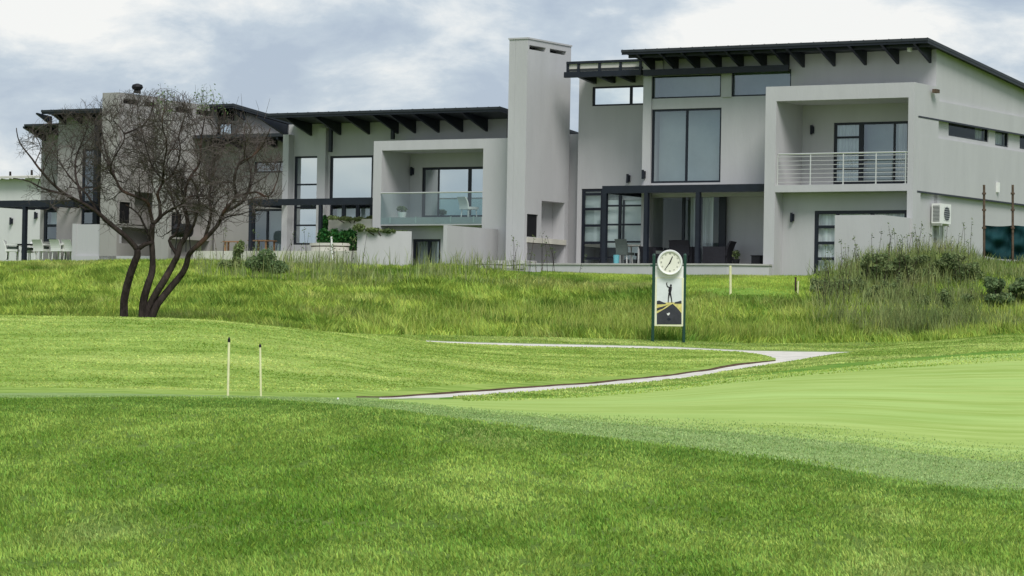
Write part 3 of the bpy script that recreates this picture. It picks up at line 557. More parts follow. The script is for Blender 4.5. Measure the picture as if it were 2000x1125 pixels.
m = MB(); b_, z_ = S(1815, 177, -.12); m.tube([(-.12, b_, z_), (.12, b_, z_-.02)], .03, 6); m.box(.08, .22, b_-.22, b_+.08, z_-.09, z_+.03); h1.put(m, 'security_camera', 'pole_rust')
m = MB(); b_, z_ = S(1947, 366, 0); m.box(0, .09, b_-.06, b_+.06, z_-.17, z_+.17); h1.put(m, 'bulkhead_lamp', 'white_paint')
# chimney with braai
bc = .55; zch = (FZ(1010, 77, bc)); ch0 = FA(991, bc, 300); ch1 = FA(1027, bc, 300); bc1 = S(1112, 300, ch1)[0]; print('chimney', ch0, ch1, bc1, zch, 'top at side', S(1112, 93, ch1)[1])
v1 = RS(ch1, 1034, 88, 96, 1066, 93, 102); v2 = RS(ch1, 1074, 95, 103, 1106, 100, 108); st = RS(ch1, 1029.5, 418, 462, 1051, 419, 464); ni = RS(ch1, 1058, 391, 466, 1103, 397, 468); lo = RS(ch1, 1030, 475, 503, 1103, 477, 505)
c = MB(); c.grid_wall('s', ch1-.5, ch1, (bc+.0, bc1, zTer-.5, zch), [v1, v2, st, ni, (lo[0], lo[1], zTer+.0, lo[3])]); c.box(ch0, ch1-.504, bc, bc1, zTer-.8, zch); ch = h1.put(c, 'chimney', 'plaster')
m = MB(); m.box(ch1-.5, ch1-.45, st[0]-.05, st[1]+.05, st[2]-.05, st[3]+.05); m.box(ch1-.44, ch1-.05, st[0]+.01, st[1]-.01, st[2]+.01, st[3]-.01); h1.put(m, 'braai', 'black', ch)
m = MB(); m.box(ch1-.5, ch1-.46, v1[0]-.1, v2[1]+.1, v1[2]-.1, v1[3]+.1); h1.put(m, 'vent', 'black', ch)
m = MB(); m.box(ch1-.4, ch1+.05, st[0]-.0, ni[1]+.08, lo[3], ni[2]-.002); h1.put(m, 'counter', 'concrete', ch)
m = MB(); m.box(ch0-.03, ch1+.03, bc-.03, bc1+.03, zch+.003, zch+.06); h1.put(m, 'coping', 'plaster', ch)
# terrace
zt = zTer; pts = []
for px, py in ((1040, 508), (1180, 507.5), (1310, 506.8), (1345, 507), (1502, 516)):
    r = ray(px, py); t = (zt-CZ)/r.z; p = CAM+r*t; q = p-HC; pts.append((q.dot(AV), q.dot(BV)))
print('terrace pts', pts)
pl = [(FA(1040, -.6), -.9), (pts[-1][0]-1.2, -.75), (aP+.35, -.25), (aP+.35, -.01), (aP-.02, -.01), (aP-.02, 7.0), (FA(1028, bc)-.8, 7.0), (FA(1028, bc)-.8, bc-.25)]
t1 = MB(); t1.prism(pl, zb1-.8, zt-.06); h1.put(t1, 'terrace', 'plaster')
cx = sum(p[0] for p in pl)/len(pl); t1 = MB(); t1.prism([(x-.03 if x < cx else x+.03, y-.04) for x, y in pl], zt-.057, zt-.006); h1.put(t1, 'terrace_paving', 'paving')
# ================================================================== HOUSE 2 (middle)
G = 1.5; Gw = 3.4
zt2 = FZ(900, 520, G); zb2 = zt2-1.2
h2 = House('house', 'grey two storey house with a glass fronted balcony, left of the tallest chimney', 'house', FA(730, G), G, zb2)
e2 = 1.5; ze2 = (FZ(555, 221, e2)+FZ(976, 207.6, e2))/2; a0 = FA(520, e2, 221); a1 = FA(976, e2, 210)
print('h2 eave z', FZ(555, 221, e2), FZ(976, 207.6, e2))
rf2, zz2 = roof_part(h2, a0, a1, e2, 13, ze2, sl1)
rafters(h2, rf2, [FA(x, Gw, 250) for x in (560, 608, 665, 721, 777, 811, 857, 903, 951)], e2+.07, Gw, zz2, .09, .06, .46)
fT = (FZ(729, 275, G)+FZ(964, 271, G))/2; fB = (FZ(742, 294, G)+FZ(943, 290, G))/2; sT = FZ(850, 424, G); sB = FZ(850, 440, G)
zTer2 = FZ(640, 492, Gw)
wa = RF(Gw, 574, 305, 623, 478); wb = RF(Gw, 644, 304, 728, 390); wc = RF(Gw, 644, 397, 730, 430); db = RF(Gw, 824, 326, 948, 425)
x0 = FA(562, Gw); x1 = FA(988, Gw)
w = MB(); w.grid_wall('f', Gw, Gw+.22, (x0, x1, zb2, zz2(Gw)-.095), [wa, wb, wc, db]); w.xprism([(Gw+.23, zb2), (12, zb2), (12, zz2(12)-.1), (Gw+.23, zz2(Gw)-.14)], x0, x0+.2); w.xprism([(Gw+.23, zb2), (12, zb2), (12, zz2(12)-.1), (Gw+.23, zz2(Gw)-.14)], x1-.2, x1-.001)
w.box(x0+.21, x1-.21, 11.8, 11.99, zb2, zz2(12)-.12); w.box(x0+.21, x1-.21, Gw+.23, 11.7, sB, sT-.01)
w.box(x0-.0, FA(573, Gw), Gw-.35, Gw-.003, zb2, zz2(Gw)-.5); w.box(FA(624, Gw), FA(640, Gw), Gw-.18, Gw-.003, zb2, FZ(632, 250, Gw)); h2.put(w, 'wall', 'plaster')
g0 = FA(729, G); g1 = FA(745, G); g2 = FA(943, G); g3 = FA(992, G)
p = MB(); p.box(g0, g1, G, Gw-.003, zb2, fT); p.box(g1, g2, G, Gw-.003, fB, fT); p.box(g2, g3, G, Gw-.003, zb2, fT); p.box(g1, g2, G+.003, Gw-.003, sB, sT-.0); h2.put(p, 'balcony', 'plaster')
gd2 = RF(G+.5, 806, 467, 860, 525); q = MB(); q.grid_wall('f', G+.5, G+.7, (g1+.002, g2-.002, zb2, sB-.004), [(gd2[0], gd2[1], zb2-1, gd2[3])]); h2.put(q, 'lower_wall', 'plaster')
frame_part(h2, 'door', 'f', G+.53, (gd2[0], gd2[1], zt2-.05, gd2[3]), vx=[(.58, .12)], fw=.09, backs=[('curtain', 'curtain', .02, .98, .02, .98, .3)])
frame_part(h2, 'window', 'f', Gw+.03, wa, hz=[.42, .5, .68, .22], fw=.07, glass='glass_bright', backs=[('blind', 'blind', .02, .98, .70, .98, .2), ('blind', 'blind_grey', .02, .98, .02, .7, .5), ('blind', 'blind', .55, .98, .02, .4, .35)])
frame_part(h2, 'window', 'f', Gw+.03, wb, fw=.08, glass='glass_bright', backs=[('blind', 'blind', .02, .98, .02, .98, .12)])
frame_part(h2, 'window', 'f', Gw+.03, wc, vx=[(.3, .16), (.62, .16), (.95, .2)], fw=.07, backs=[('blind', 'blind', .05, .95, .02, .75, .3)])
frame_part(h2, 'door', 'f', Gw+.03, db, vx=[(.25, .04), (.74, .12)], fw=.09, glass='glass_bright', backs=[('blind', 'blind_grey', .02, .25, .02, .98, .6), ('blind', 'blind', .25, .98, .02, .98, .2)])
m = MB(); m.poly([(g1+.002, G-.01, sT-.25), (g2-.01, G-.01, sT-.25), (g2-.01, G-.01, FZ(850, 377, G)), (g1+.002, G-.01, FZ(850, 377, G))]); bal = h2.put(m, 'balustrade', 'glass_balustrade'); m = MB(); m.tube([(g1, G-.01, FZ(850, 376, G)), (g2, G-.01, FZ(850, 376, G))], .026, 8); h2.put(m, 'handrail', 'steel', bal)
for x in (762, 812, 880, 925): a = FA(x, G, 410); m = MB(); m.box(a-.03, a+.03, G+.002, G+.03, sT-.2, sT+.02); h2.put(m, 'clamp', 'steel', bal)
wall_lamp(h2, 807, 335, Gw)
for x, yb in ((645, 297), (766, 272)): a = FA(x, Gw-.3, 270); m = MB(); m.box(a-.06, a+.06, Gw-.32, Gw-.2, FZ(x, yb, Gw-.3), zz2(Gw-.3)-.3); h2.put(m, 'post', 'metal_dark', rf2)
# pergola of the middle house
pb = MB(); bp = 2.0; pa0 = FA(484, bp, 395); pa1 = g0-.01; pz1 = (FZ(560, 388, bp)+FZ(727, 387, bp))/2; pz0 = pz1-.24
pb.box(pa0, pa1, bp, bp+.1, pz0, pz1); pb.box(pa0, pa0+.1, bp+.1, 6.5, pz0, pz1); cn = h2.put(pb, 'pergola', 'metal_dark')
for i in range(10): a = pa0+.4+(pa1-pa0-.6)*i/9; m = MB(); m.box(a-.03, a+.03, bp+.11, Gw-.36 if a > x0-.1 else 6.4, pz0+.05, pz1-.05); h2.put(m, 'slat', 'metal_dark', cn)
for x in (488, 624): a = FA(x, bp, 440); m = MB(); m.box(a-.06, a+.06, bp, bp+.12, zTer2-.02, pz0-.002); h2.put(m, 'post', 'metal_dark', cn)
# wing of the middle house with glazed doors, left of its pier
Bq = 5.0; wx0 = FA(420, Bq); wx1 = x0-.004; dq = RF(Bq, 492, 408, 575, 492); ws = RF(Bq, 497, 315, 575, 337)
zq = zz2(Bq)-.35
w = MB(); w.grid_wall('f', Bq, Bq+.2, (wx0, wx1, zb2, zq), [(dq[0], wx1+.4, zTer2, dq[3]), (ws[0], wx1+.4, ws[2], ws[3])]); w.box(wx0, wx0+.2, Bq+.21, 12, zb2, zq); w.box(wx0+.21, wx1, 9, 9.2, zb2, zq); h2.put(w, 'wing_wall', 'plaster_hazed')
m = MB(); m.box(wx0-.3, wx1+.0, Bq-1.2, 12.2, zq+.003, zq+.13); rq = h2.put(m, 'low_roof', 'roof_sheet')
for i in range(5): a = wx0+.4+i*.85; m = MB(); m.xprism([(Bq-1.15, zq), (Bq-1.15, zq-.1), (Bq-.003, zq-.36), (Bq-.003, zq)], a-.05, a+.05); h2.put(m, 'rafter', 'metal_dark', rq)
frame_part(h2, 'door', 'f', Bq+.03, (dq[0], wx1, zTer2, dq[3]), vx=[.25, (.55, .1), .8], fw=.08, backs=[('blind', 'blind_grey', .1, .5, .02, .98, .8)])
frame_part(h2, 'window', 'f', Bq+.03, (ws[0], wx1, ws[2], ws[3]), fw=.06)
def chimney(h, x0_, x1_, xr, bc_, ytop, zb_, vents=True, vv=None):
    c0 = FA(x0_, bc_, 300); c1 = FA(x1_, bc_, 300); bb = bc_+2.95; zt_ = FZ((x0_+x1_)/2, ytop, bc_); c = MB(); d = (zt_-.42, zt_-.22)
    hs = [(bc_+.25, bc_+1.35, *d), (bc_+1.6, bc_+2.7, *d), (bc_+.15, bc_+.85, zt_-5.2, zt_-4.35), (bc_+1.1, bc_+2.6, zt_-5.2, zt_-3.9), (bc_+.15, bc_+2.6, zt_-6.0, zt_-5.35)]
    c.grid_wall('s', c1-.4, c1, (bc_, bb, zb_, zt_), hs); c.box(c0, c1-.404, bc_, bb, zb_, zt_); o = h.put(c, 'chimney', 'plaster_hazed')
    m = MB(); m.box(c1-.4, c1-.36, bc_+.1, bb-.1, d[0]-.1, d[1]+.1); h.put(m, 'vent', 'black', o); m = MB(); m.box(c1-.38, c1-.05, bc_+.17, bc_+.83, zt_-5.19, zt_-4.36); h.put(m, 'braai', 'black', o); return o, c0, c1, bb, zt_
zg2 = FZ(360, 505, 2.4)
chimney(h2, 300, 333, 425, 2.4, 197, zg2-.8)
# terrace and garden walls of the middle house
m = MB(); m.box(FA(380, .9), FA(702, .9), .9, 6.8, zb2-.5, zTer2-.05); h2.put(m, 'terrace', 'concrete')
# ================================================================== HOUSE 3
K = 6.0; zb3 = FZ(300, 512, 4)-.8
h3 = House('house', 'grey house mostly hidden behind the bare tree, its roof peak showing above the crown', 'house', FA(240, 4), 4, zb3)
e3 = 4.8; a1 = FA(455, e3, 203); a0 = FA(335, e3, 206); ze3 = FZ(430, 203, e3)
rf3, zz3 = roof_part(h3, a0, a1, e3, 14, ze3, sl1)
rafters(h3, rf3, [a0+.5+(a1-a0-.8)*i/4 for i in range(5)], e3+.07, K, zz3, .09, .06, .36)
x0 = FA(300, K); x1 = a1-.35; w = MB(); wn3 = RF(K, 425, 240, 452, 300)
w.grid_wall('f', K, K+.2, (x0, x1, zb3, zz3(K)-.095), [wn3]); w.xprism([(K+.21, zb3), (13.5, zb3), (13.5, zz3(13.5)-.1), (K+.21, zz3(K)-.14)], x1-.2, x1); w.xprism([(K+.21, zb3), (13.5, zb3), (13.5, zz3(13.5)-.1), (K+.21, zz3(K)-.14)], x0, x0+.2); w.box(x0, x1, 13.51, 13.7, zb3, zz3(13.6)-.1); h3.put(w, 'wall', 'plaster_hazed')
frame_part(h3, 'window', 'f', K+.03, wn3, fw=.06)
co, c0, c1, cb, cz = chimney(h3, 198, 231, 320, 3.9, 181, zb3)
# wing left of the far chimney with braai alcove seen through the branches
# ================================================================== HOUSE 4 (left)
M4 = 6.0; zb4 = FZ(150, 512, M4)-.8
h4 = House('house', 'grey house at the left with dark eaves jutting out beyond the leftmost chimney', 'house', FA(120, M4), M4, zb4)
e4 = 5.0; ze4 = FZ(140, 213, e4); a0 = FA(80, e4, 215); a1 = FA(199, e4, 213)
rf4, zz4 = roof_part(h4, a0, a1+1.6, e4, 13, ze4, sl1)
x0 = FA(145, M4); rafters(h4, rf4, [FA(x, M4, 240) for x in (100, 128, 160, 188)], e4+.07, M4, zz4, .09, .06, .36)
x0 = FA(80, M4+1.4); x1 = FA(199, M4)+1.6
wl = RF(M4+1.4, 111, 291, 148, 341); wl2 = RF(M4+.8, 159, 291, 193, 440)
w = MB(); w5 = RF(M4+1.4, 85, 409, 122, 472); w6 = RF(M4+1.4, 127, 415, 146, 490)
w.grid_wall('f', M4+1.4, M4+1.6, (x0, FA(155, M4+1.4), zb4, zz4(M4+1.4)-.5), [wl, w5, w6]); xm = FA(155, M4+1.4)
w.grid_wall('f', M4+.0, M4+.2, (xm, x1, zb4, zz4(M4)-.095), [(FA(160, M4), FA(192, M4), FZ(175, 440, M4), FZ(175, 291, M4))]); w.box(xm, xm+.2, M4+.21, M4+1.5, zb4, zz4(M4+.6)-.3); w.box(x0, x0+.2, M4+1.61, 12.5, zb4, zz4(12.5)-.4); w.box(x0, x1, 12.51, 12.7, zb4, zz4(12.6)-.4); h4.put(w, 'wall', 'plaster_hazed')
frame_part(h4, 'window', 'f', M4+1.43, wl, hz=[.6], fw=.08, backs=[('blind', 'blind', .1, .8, .62, .95, .2)]); frame_part(h4, 'window', 'f', M4+.03, (FA(160, M4), FA(192, M4), FZ(175, 440, M4), FZ(175, 291, M4)), vx=[.7], hz=[.5], fw=.08)
m = MB(); za = FZ(100, 241, M4+.0); aa = FA(47, M4, 241); m.hexa([(aa, M4, za-.08), (xm+.3, M4, za-.08), (xm+.3, 12, za-1.2), (aa, 12, za-1.2), (aa, M4, za), (xm+.3, M4, za), (xm+.3, 12, za-1.12), (aa, 12, za-1.12)]); lr = h4.put(m, 'low_roof', 'roof_sheet')
for x in (82, 125): a = FA(x, M4+1.2, 250); m = MB(); m.xprism([(M4+.05, za-.085), (M4+.05, za-.16), (M4+1.39, za-.62), (M4+1.39, za-.27)], a-.06, a+.06); h4.put(m, 'rafter', 'metal_dark', lr)
frame_part(h4, 'window', 'f', M4+1.43, w5, hz=[.5], fw=.12, backs=[('blind', 'blind', .1, .9, .5, .95, .3)]); frame_part(h4, 'window', 'f', M4+1.43, w6, vx=[.3], hz=[.25], fw=.08, backs=[('blind', 'blind', .05, .95, .05, .95, .3)])
MP = 3.6; m = MB(); z1 = FZ(70, 391, MP); xa = FA(-60, MP); xb = FA(144, MP); m.box(xa, xb, MP, MP+.12, z1-.26, z1); m.box(xb-.1, xb, MP+.123, M4+1.38, z1-.26, z1); pg = h4.put(m, 'pergola', 'metal_dark')
for i in range(9): a = xa+.3+(xb-xa-.6)*i/8; m = MB(); m.box(a-.03, a+.03, MP+.123, M4+1.38, z1-.2, z1-.05); h4.put(m, 'slat', 'metal_dark', pg)
a = FA(46, MP, 440); m = MB(); m.box(a-.08, a+.08, MP, MP+.16, zb4+.3, z1-.263); h4.put(m, 'post', 'metal_dark', pg); wall_lamp(h4, 79, 421, M4+1.4) if False else None
m = MB(); xs_ = FA(187, M4-.3); m.box(xs_-.10, xs_+.10, M4-.3, M4-.1, zb4, zz4(M4-.3)-.35); h4.put(m, 'post', 'metal_dark', rf4)  # no real post: dark strip added for the shadow in the gap by the chimney
# ================================================================== HOUSE 5 (far left, low)
M5 = 12.0; zb5 = FZ(70, 506, M5)
h5 = House('house', 'pale single storey building at the far left edge behind white patio chairs', 'house', FA(60, M5), M5, zb5-.5)
x0 = FA(-90, M5); x1 = FA(150, M5); ztp = FZ(70, 349, M5)
w = MB(); w.grid_wall('f', M5, M5+.2, (x0, x1, zb5-.5, ztp), []); w.box(x0, x0+.2, M5+.21, 18, zb5-.5, ztp); w.box(x1-.2, x1, M5+.21, 18, zb5-.5, ztp); w.box(x0+.21, x1-.21, 17.8, 18, zb5-.5, ztp); h5.put(w, 'wall', 'white_wall')
m = MB(); m.hexa([(x0-.3, M5-.4, ztp+.003), (x1+.2, M5-.4, ztp+.003), (x1+.2, 18.4, ztp+.5), (x0-.3, 18.4, ztp+.5), (x0-.3, M5-.4, ztp+.10), (x1+.2, M5-.4, ztp+.10), (x1+.2, 18.4, ztp+.6), (x0-.3, 18.4, ztp+.6)]); h5.put(m, 'roof', 'cream_panel')
wall_lamp(h5, 24, 432, M5); wall_lamp(h5, 72, 421, M5)
# ================================================================== free standing garden walls
def single(mb, name, m, label, cat, a, b, z, group=None, smooth=False):
    o = mb.build(name, m, None, (a, b, z), smooth); o.location = H(a, b, z); o.rotation_euler = (0, 0, -YAW); return tag(o, label, cat, group)
bp_ = -2.2; wx0 = FA(1630, bp_, 470); wx1 = FA(1722, bp_, 470); wz = (FZ(1632, 420, bp_)+FZ(1720, 420, bp_))/2
m = MB(); m.box(wx0, wx1, bp_, bp_+.22, zb1-.6, wz); m.box(wx1-.22, wx1, bp_+.223, .59, zb1-.6, wz-.001)
m.box(wx1-.0+.003, FA(1880, .62, 440)*0+1.35, .1, .32, zb1-.4, wz-.15) if False else None
single(m, 'garden_wall', 'plaster', 'pale grey privacy wall screening the glazed door under the balcony at right', 'wall', wx0, bp_, zb1)
wa_ = FA(873, -1.9, 480); bb0 = -1.9; zz_ = FZ(871, 440, bb0); m = MB(); m.box(wa_-.16, wa_, bb0, 1.45, zb2-.3, zz_); single(m, 'garden_wall', 'plaster', 'dark grey plain garden wall running back towards the tall chimney', 'wall', wa_, bb0, zb2)
p0 = H(FA(700, .2), .2, 0); p1 = H(FA(806, 1.2), 1.2, 0); zA = FZ(702, 450, .2); m = MB(); dvec = (p1-p0).normalized(); nv = Vector((-dvec.y, dvec.x, 0))*.2
q0, q1 = p0-p0, p1-p0; pr = [(q0.x, q0.y), (q1.x, q1.y), (q1.x+nv.x, q1.y+nv.y), (q0.x+nv.x, q0.y+nv.y)]; m.prism(pr, zb2-.3-zb2, zA-zb2)
o = m.build('garden_wall', 'plaster'); o.location = (p0.x, p0.y, zb2); tag(o, 'pale grey garden wall with plants trailing along its top, left of the small lower door', 'wall')
m = MB(); ax0 = FA(643, 2.6); ax1 = FA(728, 2.6); m.box(ax0, ax1, 2.6, 3.0, zTer2-.2, FZ(680, 428, 2.6)); single(m, 'garden_wall', 'concrete', 'short pale planter wall under the pergola of the middle house, above the green hedge', 'wall', ax0, 2.6, zTer2)
m = MB(); ax0 = FA(145, 4.0); ax1 = FA(232, 4.0); zq0 = FZ(190, 438, 4.0); zq1 = FZ(190, 512, 4.0)-.6; m.box(ax0, ax1, 4.0, 4.25, zq1, zq0); m.box(ax0-.02, ax0+.18, 3.97, 4.28, zq1, zq0+.03); m.box(ax0+.2, FA(300, 4.0), 3.9, 3.995, zq1, FZ(190, 500, 4.0)); single(m, 'garden_wall', 'plaster', 'pale grey garden wall left of the bare tree trunks, beside the patio chairs', 'wall', ax0, 4.0, zq1)
# low rough stone wall in front of the tall chimney
sw = thing('stone_wall', 'low dry stone wall of pale rough blocks at the foot of the tall chimney', 'wall', H(FA(980, -.6), -.9, zTer-.5), -YAW)
m = MB(); rr = random.Random(3); sa0 = FA(916, -.9); sa1 = FA(1043, -.9); zs = FZ(980, 509, -.9)
for row in range(3):
    a = sa0+rr.random()*.1
    while a < sa1-.1:
        wd = .28+rr.random()*.35; h_ = .14; z0_ = zs-.14-row*.145; j = lambda: rr.uniform(-.022, .022)
        m.hexa([(a+j(), -.9+j(), z0_+j()), (a+wd-.03+j(), -.9+j(), z0_+j()), (a+wd-.03, -.6, z0_), (a, -.6, z0_), (a+j(), -.88+j(), z0_+h_+j()), (a+wd-.03+j(), -.88+j(), z0_+h_+j()), (a+wd-.03, -.6, z0_+h_), (a, -.6, z0_+h_)]); a += wd
m.build('blocks', 'stone', sw, (FA(980, -.6), -.9, zTer-.5))
# ------------------------------------------------------------------ leaf clouds
def cloud(n, parts):          # parts: (centre, radii, weight) ellipsoids -> points, denser towards the shell
    w = np.array([p[2] for p in parts], float); idx = rng.choice(len(parts), n, p=w/w.sum()); C = np.array([tuple(p[0]) for p in parts])[idx]; R = np.array([p[1] for p in parts])[idx]
    d = rng.normal(size=(n, 3)); d /= np.linalg.norm(d, axis=1)[:, None]; r = rng.random(n)**.45; return C + d*R*r[:, None]
def leaves(name, P, size, m, parent=None, asp=1.9):
    n = len(P); s = size*(.6+.8*rng.random(n)); u = rng.normal(size=(n, 3)); u /= np.linalg.norm(u, axis=1)[:, None]; v = rng.normal(size=(n, 3)); v -= (v*u).sum(1)[:, None]*u; v /= np.linalg.norm(v, axis=1)[:, None]
    V = np.zeros((n, 4, 3)); V[:, 0] = P - u*(s*asp/2)[:, None]; V[:, 1] = P + v*(s/2)[:, None]; V[:, 2] = P + u*(s*asp/2)[:, None]; V[:, 3] = P - v*(s/2)[:, None]
    b = np.arange(n)*4; return np_mesh(name, V.reshape(-1, 3), np.stack([b, b+1, b+2, b+3], 1), m, parent)
def bush(name, label, cat, base, blobs, n, size, m, stems=5, group=None, kindm='bark'):
    t = thing(name, label, cat, base, 0, group)
    P = cloud(n, [((c[0], c[1], c[2]), r, w) for c, r, w in blobs]); leaves('foliage', P, size, m, t)
    if stems:
        mb = MB()
        for i in range(stems):
            c, r, w = blobs[i % len(blobs)]; k = random.uniform(-.1, .1); mb.tube([(c[0]*.3+k, c[1]*.3, -.15), (c[0]*.7+k, c[1]*.6, c[2]*.5), (c[0]+random.uniform(-.5, .5)*r[0], c[1], c[2]+r[2]*.6)], [.02, .014, .006], 5)
        mb.build('stem', kindm, t)
    return t
# ------------------------------------------------------------------ the bare tree
def project(p):
    v = Vector(p)-CAM; f = v.dot(fwd); return 1000+FP*v.dot(RT)/f, 562.5-FP*v.dot(UP)/f
TY = 72.0; base = at(272, 628, TY); tree = thing('bare_tree', 'leafless dark tree with several crooked trunks and a haze of twigs, standing behind the mound', 'tree', tuple(base))
limbs = [
 ([(243, 640), (242, 590), (248, 560), (258, 525), (268, 500), (268, 488)], 10.5, 7.5, -.25), ([(268, 488), (250, 466), (216, 438), (190, 414), (160, 396), (128, 380), (100, 356), (76, 328), (56, 302), (38, 278), (32, 250)], 6.5, 1.0, -.5),
 ([(128, 380), (84, 368), (56, 354), (26, 348)], 3.4, .9, -.2), ([(268, 488), (282, 478), (296, 474)], 5.5, 4.5, 0), ([(160, 396), (154, 370), (148, 342), (148, 310), (166, 262), (172, 240)], 3.6, .9, .4), ([(190, 414), (170, 380), (140, 350), (112, 310), (98, 286)], 3.0, .8, .6),
 ([(279, 650), (279, 600), (287, 562), (297, 530), (298, 500), (296, 470), (298, 438)], 9.5, 6.0, .1), ([(298, 438), (312, 424), (312, 396), (308, 380), (318, 358), (340, 336), (352, 300), (350, 262), (362, 225)], 5.0, 1.0, .3),
 ([(298, 438), (292, 408), (284, 392), (250, 378), (236, 370), (226, 350), (216, 334), (222, 310), (240, 280), (242, 260), (222, 236)], 4.8, 1.0, -.4), ([(236, 370), (222, 340), (208, 300), (200, 262), (196, 235)], 3.0, .8, .5), ([(242, 262), (280, 244), (296, 218), (300, 195)], 2.4, .8, .3),
 ([(318, 358), (320, 320), (326, 280), (316, 240), (322, 210)], 3.2, .8, -.7), ([(284, 650), (292, 598), (320, 548), (336, 520), (347, 498), (352, 478), (363, 462), (366, 430), (360, 402), (362, 370), (372, 345), (390, 318), (392, 280), (398, 240), (405, 205)], 10, 1.1, .2),
 ([(290, 650), (302, 605), (322, 575), (345, 548), (361, 525), (368, 500), (378, 487), (402, 465), (424, 441), (438, 412), (460, 384), (457, 345), (471, 316), (492, 306), (515, 280), (528, 250)], 9.5, 1.0, -.5), ([(438, 414), (468, 398), (486, 372), (490, 345), (486, 318), (476, 285), (480, 240)], 3.6, .9, .6), ([(400, 467), (412, 420), (408, 385), (412, 364), (408, 335), (424, 300), (436, 262), (440, 215)], 4.2, .9, .4),
 ([(460, 384), (500, 375), (525, 384), (542, 350), (550, 310)], 3.0, .8, 0), ([(346, 498), (330, 470), (344, 455), (350, 425), (338, 395), (330, 365), (300, 330), (286, 290), (276, 250), (268, 215)], 4.0, .9, .8), ([(363, 462), (378, 440), (388, 400), (384, 370), (372, 345)], 4.0, 2.0, -.3), ([(296, 474), (275, 425), (258, 408), (246, 400)], 3.0, 1.2, .6),
 ([(312, 424), (330, 412), (352, 400), (372, 384), (400, 384)], 3.4, 1.4, -.6), ([(424, 441), (440, 425), (470, 418), (492, 412)], 2.6, .8, .5),
]
tb = MB(); P3 = []
for pts, r0, r1, dy in limbs:
    n = len(pts); q = []; rr_ = []
    for i, (x, y) in enumerate(pts):
        t = i/(n-1); zig = random.uniform(-.12, .12)*(1 if 0 < i else 0); w = at(x, y, TY + (zig + dy*2.2*max(0, (560-y)/350)*min(1, t*1.5))); q.append(w-base); rr_.append((r0+(r1-r0)*t**.8)*.87*TY/FP*(1+random.uniform(-.08, .08)))
    # smooth subdivision
    qq = []; r2 = []
    for i in range(n-1):
        for k in range(3):
            t = k/3; p0 = q[max(i-1, 0)]; p1 = q[i]; p2 = q[i+1]; p3 = q[min(i+2, n-1)]
            c = .5*((2*p1)+(p2-p0)*t+(2*p0-5*p1+4*p2-p3)*t*t+(3*p1-p0-3*p2+p3)*t**3); qq.append(c+Vector((random.uniform(-1, 1), random.uniform(-1, 1), 0))*.006); r2.append(rr_[i]*(1-t)+rr_[i+1]*t)
    qq.append(q[-1]); r2.append(rr_[-1]); tb.tube(qq, r2, 8 if r0 > 4 else 6); P3.append((qq, r2))
tb.build('trunk', 'bark', tree, smooth=True)
import time
bb_ = MB(); tw = MB(); tips_ = []
def inside(p):
    x, y = project(p+base)
    if y > 470 - .0004*(x-330)**2: return False
    ex = (x-290)/(285 if x < 290 else 272); ey = (y-345)/(175 if y < 345 else 140); s = ex*ex+ey*ey
    return s < 1.0
def grow(p, d, L_, r, lvl):
    n = 3 if lvl > 2 else 4; pts = [p]; dirs = []
    for i in range(n):
        d = (d + Vector((random.gauss(0, .22), random.gauss(0, .22), random.gauss(.05, .20)))).normalized(); p = p + d*(L_/n); pts.append(p); dirs.append(d)
    if not inside(pts[-1]): return
    (bb_ if lvl == 1 else tw).tube(pts, [r*(1-.55*i/n) for i in range(n+1)], 5 if lvl == 1 else 3, cap=False)
    if lvl == 4: tips_.append(pts[-1]); return
    k = {1: 6, 2: 5, 3: 2}[lvl]
    for i in range(k):
        j = min(n, 1+int(random.random()*n)); ax = Vector((random.gauss(0, 1), random.gauss(0, 1), random.gauss(0, 1))).cross(dirs[j-1]).normalized(); an = math.radians(random.uniform(25, 65))
        nd = (dirs[j-1]*math.cos(an)+ax*math.sin(an)+Vector((0, 0, .12))).normalized(); grow(pts[j], nd, L_*random.uniform(.45, .75), {1: .0085, 2: .006, 3: .0042}[lvl], lvl+1)
for qq, r2 in P3:
    acc_ = 0
    for i in range(1, len(qq)):
        if r2[i] > .055: continue
        acc_ += (qq[i]-qq[i-1]).length; st_ = .235
        x, y = project(qq[i]+base)
        if x < 190: st_ = .34
        while acc_ > st_:
            acc_ -= st_; t = (qq[i]-qq[i-1]).normalized(); ax = Vector((random.gauss(0, 1), random.gauss(0, 1), random.gauss(0, 1))).cross(t).normalized(); an = math.radians(random.uniform(30, 75)); d = (t*math.cos(an)+ax*math.sin(an)+Vector((0, 0, .15))).normalized()
            grow(qq[i], d, random.uniform(.5, 1.15), min(.014, r2[i]*.6), 1)
bb_.build('branches', 'bark', tree); sp = tw; LP = []
for i in range(26):
    x = random.choice([random.uniform(300, 350), random.uniform(375, 435), random.uniform(380, 430), random.uniform(440, 525)]); top = random.uniform(165, 195) if x < 440 else random.uniform(182, 200); w0 = at(x+random.uniform(-12, 12), 232, TY+random.uniform(-1, 1))-base; w1 = at(x, top, TY)-base; w1.y = w0.y; mid = (w0+w1)/2+Vector((random.uniform(-.08, .08), 0, 0)); sp.tube([w0, mid, w1], [.007, .005, .003], 3, cap=False)
    if x < 440:
        for k in range(16): t = random.uniform(.25, 1); p = (w0.lerp(mid, t*2) if t < .5 else mid.lerp(w1, t*2-1)); LP.append(p+Vector((random.gauss(0, .07), random.gauss(0, .07), random.gauss(0, .05))))
tw.build('twigs', 'twig', tree); leaves('leaves', np.array([tuple(p) for p in LP]), .028, 'leaf_sprig', tree)
